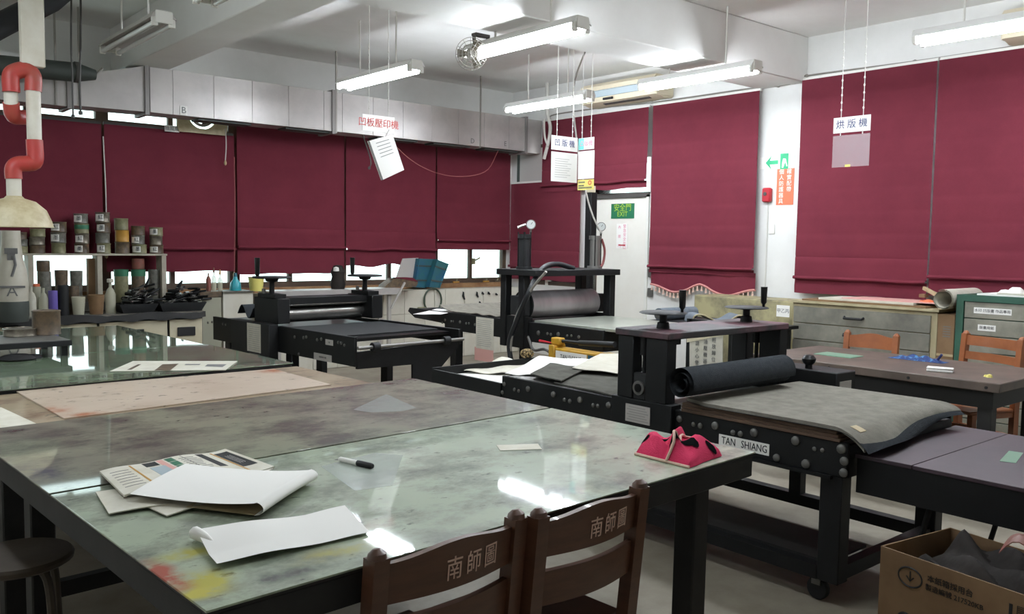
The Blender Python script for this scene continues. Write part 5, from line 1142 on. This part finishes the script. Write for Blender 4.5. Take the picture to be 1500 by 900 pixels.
# plan chest
y0, y1, zt_ = 3.19, 4.53, 1.0
t = thing('plan_chest', 'grey-green plan chest with wide stained drawers and black handles', 'cabinet', (7.6, 3.86, 0))
box('carcass', 'cream_edge', (XC, 7.86, y0, y1, 0, zt_), t, bev=.004, **W)
for k in range(6):
    z1_ = zt_ - .035 - k * .155
    d_ = box('drawer', 'drawer_stained', (XC - .016, XC + .005, y0 + .05, y1 - .02, z1_ - .148, z1_), t, bev=.003, **W)
    ym = y1 - .62
    MB().tube([(XC - .016, ym + .09, z1_ - .065), (XC - .04, ym + .085, z1_ - .075), (XC - .04, ym - .085, z1_ - .075), (XC - .016, ym - .09, z1_ - .065)], .011, 8).build('handle', 'ink_black', d_, world=True)
box('top_board', 'cream_edge', (XC - .03, 7.86, y0 - .02, y1 + .03, zt_ + .0005, zt_ + .02), t, **W)
for k, (px, py) in enumerate(((1147, 456), (1147, 491))):
    q_ = atX(px, py, XC - .018); box('paper_label', 'paper', (XC - .019, XC - .0165, q_.y - .07, q_.y + .07, q_.z - .055, q_.z + .055), t, **W)
    text('甲乙丙', .045, 'ink_grey', t, (XC - .0195, q_.y, q_.z), *RW)
# sheets on the chest
z_ = zt_ + .021
for k, (dx, ya_, yb_, m, lab, th) in enumerate(((.02, 3.30, 4.45, 'kraft', 'wide brown board lying lowest on the plan chest', .016), (.05, 3.42, 4.3, 'paper_dim', 'cream paper stack on the brown board over the plan chest', .018), (.10, 3.26, 4.1, 'paper_pink', 'pale pink paper sheet uppermost on the plan chest', .008))):
    o = MB().box(XC + dx, 7.82 - .02 * k, ya_, yb_, z_, z_ + th, b=.001).build('paper_stack', m); tag(o, lab, 'paper'); z_ += th + .0005
q_ = atX(1360, 440, XC + .2); t = thing('orange_scrap', 'small bright orange scrap on the papers of the plan chest', 'scrap', (XC + .2, q_.y, z_))
MB().lathe([(0, 0), (.05, 0), (.04, .012), (.015, .022), (0, .02)], (0, 0, 0), 7).build('scrap', 'sign_orange', t); MB().lathe([(0, 0), (.025, 0), (.015, .012), (0, .012)], (.02, .06, 0), 6).build('corner', 'sign_orange', t)
# paper roll
a, b = atX(1391, 441, XC - .02), None
t = thing('paper_roll', 'grey white roll of paper lying between the plan chest and green cabinet', 'paper roll', (7.55, 3.16, zt_ + .02))
mb = MB(); rad = .085
def fn(u, v):
    a_ = u * 3.3 * 2 * PI * .6; r_ = rad - .022 * u; return Vector((XC - .06 + .6 * v, a.y + .035 + r_ * math.cos(a_ + 1), zt_ + .022 + rad + r_ * math.sin(a_ + 1)))
MB().sheet(fn, 60, 3).build('sheet', 'paper_dim', t, world=True)
# carton beside it
t = thing('carton', 'narrow upright cardboard carton squeezed beside the plan chest', 'box', (7.5, 3.1, 0))
box('body', 'kraft', (XC - .005, 7.75, 3.05, 3.185, 0, .985), t, bev=.003, **W)
for k in range(5): box('print', 'ink_grey', (XC - .006, XC - .005, 3.08, 3.14, .80 + k * .02, .808 + k * .02), t, **W)
box('tape', 'wood_pale', (XC - .0065, XC - .005, 3.05, 3.185, .64, .66), t, **W)
# green cabinet
y0, y1, zt_ = 1.85, 3.035, 1.155
t = thing('drawer_cabinet', 'dark green steel cabinet with grey drawers and paper labels', 'cabinet', (7.6, 2.44, 0))
box('shell', 'cab_green', (XC, 7.86, y0, y1, 0, zt_), t, bev=.006, **W)
box('rim', 'cab_green', (XC - .025, XC, y1 - .055, y1, 0, zt_), t, **W); box('rim', 'cab_green', (XC - .025, XC, y0, y1 - .055, zt_ - .05, zt_), t, **W); box('rim', 'cab_green', (XC - .025, XC, y0, y0 + .055, 0, zt_ - .05), t, **W)
for k in range(8):
    z1_ = zt_ - .055 - k * .135; d_ = box('drawer', 'drawer_grey', (XC - .014, XC + .004, y0 + .06, y1 - .06, z1_ - .128, z1_), t, bev=.003, **W)
    for (px0, py0, px1, py1) in (((1427, 446, 1482, 456),), ((1433, 467, 1459, 474),))[k] if k < 2 else ():
        a, b = atX(px0, py0, XC - .015), atX(px1, py1, XC - .015); zc_ = z1_ - .065
        l_ = box('label', 'paper', (XC - .016, XC - .0142, b.y, a.y, zc_ - .024, zc_ + .024), d_, **W)
        text('水印 凹版畫 作品專用' if k == 0 else '版畫用紙', .028, 'ink_black', l_, (XC - .0165, (a.y + b.y) / 2, zc_), *RW) if False else text('水印 凹版畫 作品專用' if k == 0 else '版畫用紙', .028, 'ink_black', d_, (XC - .0165, (a.y + b.y) / 2, zc_), *RW)
z_ = zt_ + .0005
for k, (ya_, yb_, m, lab) in enumerate(((1.9, 2.9, 'paper', 'thin white paper pile on top of the green cabinet'), (2.0, 2.75, 'paper_dim', 'cream sheets uppermost on the green cabinet'))):
    tag(MB().box(XC + .02, 7.8, ya_, yb_, z_, z_ + .012).build('paper_stack', m), lab, 'paper'); z_ += .0125
t = thing('crumpled_paper', 'crumpled white paper on the pile above the green cabinet', 'paper', (7.45, 2.66, z_)); MB().lathe([(0, 0), (.07, 0), (.05, .03), (.03, .045), (0, .04)], (0, 0, 0), 8).build('lump', 'paper', t); MB().lathe([(0, 0), (.05, 0), (.03, .02), (0, .025)], (0, .08, 0), 7).build('fold', 'paper', t)
t = thing('plastic_bag', 'thin rolled plastic strip propped behind the paper roll', 'plastic', (7.6, 3.2, 1.05))
# (kept as a thin stick of wood leaning in the gap)
t['label'] = 'thin wooden stick leaning behind the grey paper roll'; t['category'] = 'stick'; t.name = 'wooden_stick'
MB().bar(atX(1353, 422, 7.72), atX(1381, 437, 7.62), .022, .03).build('stick', 'wood_pale', t, world=True)
box('cap', 'kraft', (7.68, 7.76, atX(1353, 422, 7.72).y - .03, atX(1353, 422, 7.72).y + .02, 1.09, 1.12), t, **W)
# stained cabinet further left by the wall
t = thing('low_cabinet', 'low cabinet with mould-stained panel under the tasselled shade', 'cabinet', (7.6, 5.15, 0))
ya_, yb_ = 4.60, atX(1016, 445, 7.45).y
zt_ = atX(1016, 432, 7.45).z
mat('mould_panel', 'a89f78', .6, c2='5d5a4a', scale=4, thr=(.4, .7))
box('body', 'mould_panel', (7.46, 7.88, ya_, yb_, 0, zt_), t, bev=.004, **W); box('front_panel', 'mould_panel', (7.445, 7.46, ya_ + .02, yb_ - .02, .1, zt_ - .01), t, bev=.003, **W)
box('end_post', 'cream_edge', (7.44, 7.50, ya_ - .05, ya_, 0, zt_), t, **W)
# --- low table between hydraulic press and chests carrying the felt rolls
t = thing('side_table', 'black low table carrying blue grey felt rolls behind the handwheel press', 'table', (6.75, 4.9, 0))
zt_ = .80
box('top', 'black_iron', (6.38, 7.12, 4.35, 5.5, zt_ - .03, zt_), t, bev=.003, **W)
for x in (6.42, 7.02):
    for y in (4.4, 5.4): box('leg', 'black_iron', (x, x + .06, y, y + .06, 0, zt_ - .03), t, **W)
t = thing('felt_roll', 'blue grey felt folded over in a wave with cream edge', 'felt blanket', (6.7, 4.9, zt_))
pr = bez([(0, 0, .0), (.02, 0, .045), (.10, 0, .05), (.22, 0, .012), (.33, 0, .012), (.43, 0, .05), (.49, 0, .035), (.46, 0, .008), (.38, 0, .004)], 40)
dv = Vector((.80, -.60, 0)); base_ = Vector((6.43, 5.02, zt_ + .012)); ev = Vector((.55, .75, 0))
MB().sheet(lambda u, v: base_ + dv * pr[min(40, int(u * 40))].x + Vector((0, 0, pr[min(40, int(u * 40))].z * 1.4)) + ev * (.30 * v), 40, 3, (0, 0, .008)).build('felt', 'felt_blue', t, world=True)
MB().tube([base_ + dv * p_.x + Vector((0, 0, p_.z * 1.4 - .004)) - ev * .004 for p_ in pr], .008, 6).build('edge', 'cream_edge', t, world=True)
t = thing('felt_roll', 'slim rolled blue grey felt at the end of the black low table', 'felt blanket', (6.6, 5.4, zt_))
a, b = atZ(918, 452, zt_ + .07), atZ(975, 457, zt_ + .07)
MB().tube([(6.40, 5.40, zt_ + .06), (6.90, 5.37, zt_ + .06)], .058, 16).build('roll', 'felt_blue', t, world=True)
MB().tube([(6.393, 5.4005, zt_ + .06), (6.4, 5.40, zt_ + .06)], .045, 14).build('core', 'bolt_grey', t, world=True)
for k, (x, y, lab) in enumerate(((6.86, 4.55, 'loose white papers at the near end of the black low table'), (6.46, 4.42, 'cream paper scraps beside the folded felt'))):
    tag(MB().sheet(lambda u, v: Vector((x + .2 * u, y + .26 * v + .03 * u, zt_ + .006 + .012 * math.sin(u * 5 + v * 4) ** 2)), 8, 8, (0, 0, .003)).build('loose_paper', 'paper' if k == 0 else 'cream_edge'), lab, 'paper')
# paper with handwriting on an easel board behind the press frame
t = thing('handwritten_notice', 'cream handwritten notice taped to a frame behind the handwheel press', 'notice', atX(1035, 540, 4.9))
c4 = [atX(1010, 545, 4.9), atX(1058, 540, 4.9), atX(1059, 490, 4.9), atX(1010, 500, 4.9)]
MB().prism(c4, (.004, 0, 0)).build('page', 'paper_dim', t, world=True)
MB().prism([atX(1006, 502, 4.895), atX(1073, 489, 4.895), atX(1073, 481, 4.895), atX(1006, 494, 4.895)], (.004, 0, 0)).build('fold', 'cream_drawer', t, world=True)
for i in range(3):
    q_ = c4[3].lerp(c4[2], .25 + .25 * i)
    for k, ch in enumerate(('請小心使用', '油壓機器', '輕放歸位')[i]): text(ch, .035, 'ink_grey', t, (4.898, q_.y, q_.z - .03 - .045 * k), *RW)
t = thing('notice_frame', 'black steel frame standing behind the handwheel press with yellow rule', 'frame', (5.0, c4[0].y, 0))
for px in (1008, 1070): x_ = atX(px, 520, 4.93); box('post', 'black_iron', (4.93, 4.97, x_.y - .02, x_.y + .02, 0, 1.0), t, **W)
yy = (atX(1070, 520, 4.93).y, atX(1008, 520, 4.93).y); box('bar', 'black_iron', (4.93, 4.97, yy[0], yy[1], .96, 1.0), t, **W); box('bar', 'black_iron', (4.93, 4.97, yy[0], yy[1], .2, .24), t, **W)
x_ = atX(1082, 515, 4.93); box('yellow_rule', 'sign_yellow', (4.92, 4.93, x_.y - .012, x_.y + .012, .55, 1.0), t, **W); box('base', 'black_iron', (4.9, 5.0, x_.y - .02, yy[1], 0, .02), t, **W)
# brown table
RX0, RX1, RY0, RY1, RZ = 5.33, 6.22, 1.96, 3.62, .75
t = thing('work_table', 'heavy brown table with worn stained top, before the wooden chairs', 'table', (5.78, 2.8, 0))
box('top', 'table_brown', (RX0, RX1, RY0, RY1, RZ - .055, RZ), t, bev=.005, **W)
for b in ((RX0 + .05, RX1 - .05, RY0 + .05, RY0 + .08), (RX0 + .05, RX1 - .05, RY1 - .08, RY1 - .05), (RX0 + .05, RX0 + .08, RY0 + .08, RY1 - .08), (RX1 - .08, RX1 - .05, RY0 + .08, RY1 - .08)): box('apron', 'counter_black', (*b, RZ - .16, RZ - .056), t, **W)
for x in (RX0 + .06, RX1 - .14):
    for y in (RY0 + .06, RY1 - .14): box('leg', 'counter_black', (x, x + .08, y, y + .08, 0, RZ - .056), t, bev=.004, **W)
box('low_shelf', 'counter_black', (RX0 + .08, RX1 - .08, RY0 + .1, RY1 - .1, .25, .27), t, **W)
for px in (1188, 1215, 1331, 1445): q_ = atX(px, 525 + (px - 1170) * .128, RX0); MB().tube([(RX0 + .001, q_.y, RZ - .03), (RX0 - .004, q_.y, RZ - .03)], .009, 10).build('bolt', 'ink_black', t, world=True)
q_ = atZ(1345, 528, RZ); t = thing('blue_cloth', 'crumpled blue and white cloth on the brown table', 'cloth', (q_.x, q_.y, RZ))
MB().sheet(lambda u, v: Vector((q_.x + .12 * (v - .5), q_.y - .38 * (u - .5), RZ + .002 + max(0, math.sin(u * PI) * math.sin(v * PI)) * (.018 + .022 * math.sin(u * 13 + v * 5) ** 2))), 24, 12).build('cloth', 'blue_cloth', t, world=True)
MB().tube([(q_.x - .02, q_.y - .14, RZ + .02), (q_.x - .03, q_.y - .17, RZ + .06)], .008, 6).build('cord', 'sign_blue', t, world=True)
q_ = atZ(1377, 545, RZ); t = thing('plastic_case', 'small flat white box on the brown table', 'box', (q_.x, q_.y, RZ)); box('base', 'sign_white', (-.035, .035, -.075, .075, 0.0005, .018), t, bev=.004); box('lid', 'paper', (-.036, .036, -.076, .076, .019, .028), t, bev=.004); o = t; o.rotation_euler = (0, 0, .35)
q_ = atZ(1228, 521, RZ); tag(MB().box(q_.x - .09, q_.x + .09, q_.y - .14, q_.y + .14, RZ + .0005, RZ + .006).build('glass_offcut', 'green_glass'), 'pale green glass sheet lying on the brown table', 'glass')
q_ = atZ(1449, 553, RZ); t = thing('paper_scrap', 'crumpled pale yellow scrap on the brown table corner', 'scrap', (q_.x, q_.y, RZ)); MB().lathe([(0, 0), (.02, 0), (.014, .015), (0, .02)], (0, 0, 0), 6).build('scrap', 'sign_yellow', t); MB().lathe([(0, 0), (.012, 0), (.006, .012), (0, .012)], (.01, .025, 0), 6).build('twist', 'sign_yellow', t)

# ================================================================== CHAIRS
def chair(name, lab, loc, rz, wm, w=.42, top=.85, slats=2, wavy=True, group=None, d=.40):
    """back at local y=0, seat towards +y"""
    t = thing(name, lab, 'chair', loc, rz, group)
    ps = .042; lean = .04
    for s in (-1, 1):
        x = s * (w / 2 - ps / 2)
        def fnv(z): return -lean * max(0, (z - .44)) / (top - .44)
        pts = [(z, fnv(z)) for z in (0, .2, .44, .6, .75, top - .02)]
        mb = MB(); 
        for (z0, ya_), (z1, yb_) in zip(pts, pts[1:]): 
            mb.prism([(x - ps / 2, ya_ - ps / 2, z0), (x + ps / 2, ya_ - ps / 2, z0), (x + ps / 2, ya_ + ps / 2, z0), (x - ps / 2, ya_ + ps / 2, z0)], (0, yb_ - ya_, z1 - z0))
        bmesh.ops.remove_doubles(mb.bm, verts=mb.bm.verts, dist=.0005)
        y_ = pts[-1][1]; mb.tube([(x, y_, top - .022), (x, y_, top - .01), (x, y_ + .002, top)], [ps * .56, ps * .5, ps * .22], 10)
        mb.build('back_post', wm, t)
        MB().box(x - ps / 2, x + ps / 2, d - ps, d, 0, .42, b=.003).build('front_leg', wm, t)
        MB().box(x - .011, x + .011, ps / 2, d - ps, .16, .195).build('side_stretcher', wm, t)
        MB().box(x - .012, x + .012, ps / 2, d - ps, .385, .42).build('seat_rail', wm, t)
    def slat(z0, z1, wv):
        def f(u, v):
            x = -(w / 2 - ps) + (w - 2 * ps) * u; zt2 = z1 + (wv * (math.cos((u - .5) * 2 * PI * 1.0) * .5 - .0) if wv else 0); z = z0 + (zt2 - z0) * v
            y = -lean * max(0, (z - .44)) / (top - .44) - .028 * math.sin(u * PI) - .008; return Vector((x, y, z))
        return MB().sheet(f, 20, 4, (0, -.018, 0)).build('back_slat', wm, t)
    if slats == 2: slat(top - .135, top - .028, .022 if wavy else 0); slat(top - .27, top - .175, 0)
    else: slat(top - .10, top - .03, 0); slat(top - .20, top - .145, 0); slat(top - .31, top - .255, 0)
    MB().box(-w / 2 + .004, w / 2 - .004, .022, d + .02, .42, .442, b=.006).build('seat', wm, t)
    MB().box(-w / 2 + ps, w / 2 - ps, d - ps + .008, d - .008, .30, .34).build('front_stretcher', wm, t)
    MB().box(-w / 2 + ps, w / 2 - ps, -.012, .012, .22, .26).build('rear_stretcher', wm, t)
    return t
def backtext(t, s, top, w):
    Rz = t.rotation_euler.z; rot = Matrix.Rotation(Rz, 3, 'Z'); ps = .042; W0 = w - 2 * ps; z = top - .088
    def surf(u, zz): return Vector((-W0 / 2 + W0 * u, -.04 * (zz - .44) / (top - .44) - .028 * math.sin(u * PI) - .008, zz))
    for k, ch in enumerate(s):
        u = .46 + .16 * k; p0 = surf(u, z); R = surf(u + .05, z) - surf(u - .05, z); U = surf(u, z + .03) - surf(u, z - .03)
        nrm = R.cross(U).normalized(); text(ch, .062, 'tassel', t, mw(t) @ (p0 + nrm * .0012), rot @ R, rot @ U, sx=.82)
for (pa, pb, lab) in (((553, 805), (757, 747), 'brown wooden chair with carved writing pushed in at the table, nearer its stained corner'), ((790, 745), (938, 703), 'brown wooden chair with carved writing pushed in at the table, beside the table leg')):
    a, b = atZ(*pa, .85), atZ(*pb, .85); m_ = (a + b) / 2; dd = b - a; rz = math.atan2(dd.y, dd.x)
    w_ = dd.length + .042; back = Matrix.Rotation(rz, 3, 'Z') @ Vector((0, .04, 0))
    t = chair('wooden_chair', lab, (m_.x + back.x, m_.y + back.y, 0), rz, 'chair_wood', w_, .85, group='wooden chairs at the big worktable')
    backtext(t, '南師圖', .85, w_)
a, b = atZ(1243, 483, .85), atZ(1318, 489, .85); m_ = (a + b) / 2
chair('wooden_chair', 'orange-brown wooden chair with wavy top slat behind the brown table', (m_.x - .06, m_.y, 0), math.atan2((b - a).y, (b - a).x) + PI, 'chair_orange', .43, .85)
a, b = atZ(1413, 484, .93), atZ(1497, 494, .93); m_ = (a + b) / 2
chair('wooden_chair', 'orange-brown wooden chair with three straight slats before the green cabinet', (m_.x - .05, m_.y, 0), math.atan2((b - a).y, (b - a).x) + PI, 'chair_orange', (b - a).length + .03, .93, slats=3, wavy=False)
# ================================================================== FOREGROUND: BOX, STOOL
bx0, by1 = 2.98, 1.49
t = thing('cardboard_box', 'open cardboard box with printed marks under the purple extension board', 'box', (bx0 + .2, 1.15, 0), math.radians(-9))
bw, bl_, bh = .42, .62, .45
I = Matrix.Rotation(-math.radians(-9), 4, 'Z')
O_ = Vector((bx0 + .2, 1.15, 0))
t.location = (bx0 + .02, by1 - .02, 0)
for b in ((0, .006, -bl_, 0), (bw - .006, bw, -bl_, 0), (.006, bw - .006, -.006, 0), (.006, bw - .006, -bl_, -bl_ + .006)): MB().box(*b, 0, bh).build('wall', 'kraft', t)
MB().box(.006, bw - .006, -bl_ + .006, -.006, 0, .006).build('floor', 'kraft', t)
MB().prism([(.006, 0, bh), (.006, -bl_, bh), (.14, -bl_ + .03, bh - .06), (.14, -.03, bh - .06)], (.0, 0, -.005)).build('flap', 'kraft', t)
MB().prism([(bw, 0, bh), (bw, -bl_, bh), (bw + .09, -bl_ + .03, bh - .10), (bw + .09, -.03, bh - .10)], (.0, 0, -.005)).build('flap', 'kraft', t)
rb = (0, -1, 0), (0, 0, 1)
cz_ = bh - .075
MB().tube([Vector((-.001, -.12 + .045 * math.cos(k * PI / 14), cz_ + .034 * math.sin(k * PI / 14))) for k in range(29)], .003, 4, cap=False).build('printed_ring', 'ink_black', t)
text('↓', .05, 'ink_black', t, (-.0012, -.12, cz_), *rb, world=False)
text('本紙箱採用台', .027, 'ink_black', t, (-.0012, -.265, cz_ + .018), *rb, world=False); text('製造編號 217520KB', .024, 'ink_black', t, (-.0012, -.28, cz_ - .014), *rb, world=False)
text('▮▤▮', .035, 'ink_black', t, (-.0012, -.50, cz_ + .02), *rb, world=False)
for k in range(4): MB().tube([Vector((-.001, -.11 - .08 * k + .03 * math.cos(j * PI / 10), bh - .235 + .027 * math.sin(j * PI / 10))) for j in range(21)], .004, 4, cap=False).build('printed_ring', 'ink_black', t)
t = thing('bin_bag', 'dark crumpled plastic sacks stuffed in the cardboard box', 'bag', (bx0 + .22, 1.15, .01), math.radians(-9))
t.location = (bx0 + .02, by1 - .02, .007)
def fn(u, v):
    x = .012 + (bw - .024) * u; y = -.012 - (bl_ - .024) * v; e = min(u, 1 - u, v, 1 - v)
    return Vector((x, y, .34 + min(1, e * 6) * (.05 + .06 * u + .035 * math.sin(u * 9 + v * 5) * math.sin(v * 11) + .02 * math.sin(u * 23 + v * 17))))
MB().sheet(fn, 26, 34, (0, 0, .33)).build('sack', 'bag_grey', t)
def fn(u, v): return Vector((.22 + .16 * u, -.30 - .26 * v, .475 + .05 * math.sin(u * 3 + v * 4) + .02 * math.sin(v * 9)))
MB().sheet(fn, 10, 12, (0, 0, .004)).build('paper_scrap', 'red_plastic', t)
sp_ = atZ(42, 815, .45)
t = thing('round_stool', 'round bent-wood stool pushed under the left table edge', 'stool', (sp_.x - .03, sp_.y + .02, 0))
MB().lathe([(0, .425), (.155, .425), (.17, .435), (.172, .448), (.165, .458), (.12, .454), (0, .452)], (0, 0, 0), 28).build('seat', 'stool_wood', t)
for k in range(4):
    a_ = k * PI / 2 + .5; d_ = Vector((math.cos(a_), math.sin(a_), 0)); MB().tube(bez([d_ * .06 + Vector((0, 0, .42)), d_ * .12 + Vector((0, 0, .41)), d_ * .145 + Vector((0, 0, .34)), d_ * .155 + Vector((0, 0, .17)), d_ * .17], 14), [.014] * 15, 8).build('leg', 'stool_wood', t)
MB().tube([Vector((.148 * math.cos(k * PI / 12), .148 * math.sin(k * PI / 12), .16)) for k in range(25)], .009, 8, cap=False).build('ring', 'steel_dull', t)
# thin hanging cables
for pts, r, m, lab in ((((106, 0, 7.6), (104, 60, 7.6), (106, 115, 7.6), (107, 170, 7.6)), .007, 'rod_dark', 'dark cable hanging in front of the duct, left of the other'), (((119, 0, 7.6), (118, 60, 7.6), (117, 120, 7.6), (118, 165, 7.6)), .008, 'rod_dark', 'thicker dark cable hanging in front of the duct'),
                       (((580, 215, 8.7), (610, 240, 8.7), (660, 258, 8.7), (710, 252, 8.7), (745, 236, 8.7)), .005, 'cable_red', 'thin reddish cable sagging under the duct'), (((545, 225, 8.7), (543, 235, 8.7), (541, 246, 8.7)), .008, 'rod_dark', 'short dark cord end hanging behind the tilted booklet')):
    P = [atY(x, y, d_) for x, y, d_ in pts]
    if pts[0][1] == 0: P = [Vector((P[0].x, P[0].y, ZC))] + P[1:]
    if pts[0][2] == 8.7: P = [Vector((P[0].x, 8.9, DB))] + P[1:]
    if len(pts) == 5: P[-1] = Vector((P[-1].x, 8.9, DB))
    t = thing('hanging_cable', lab, 'cable', P[-1]); MB().tube(bez(P, 24), r, 6).build('wire', m, t, world=True)
    MB().lathe([(0, -.02), (r * 2, -.015), (r * 2, .01), (0, .015)], P[-1], 8).build('end', m, t, world=True)
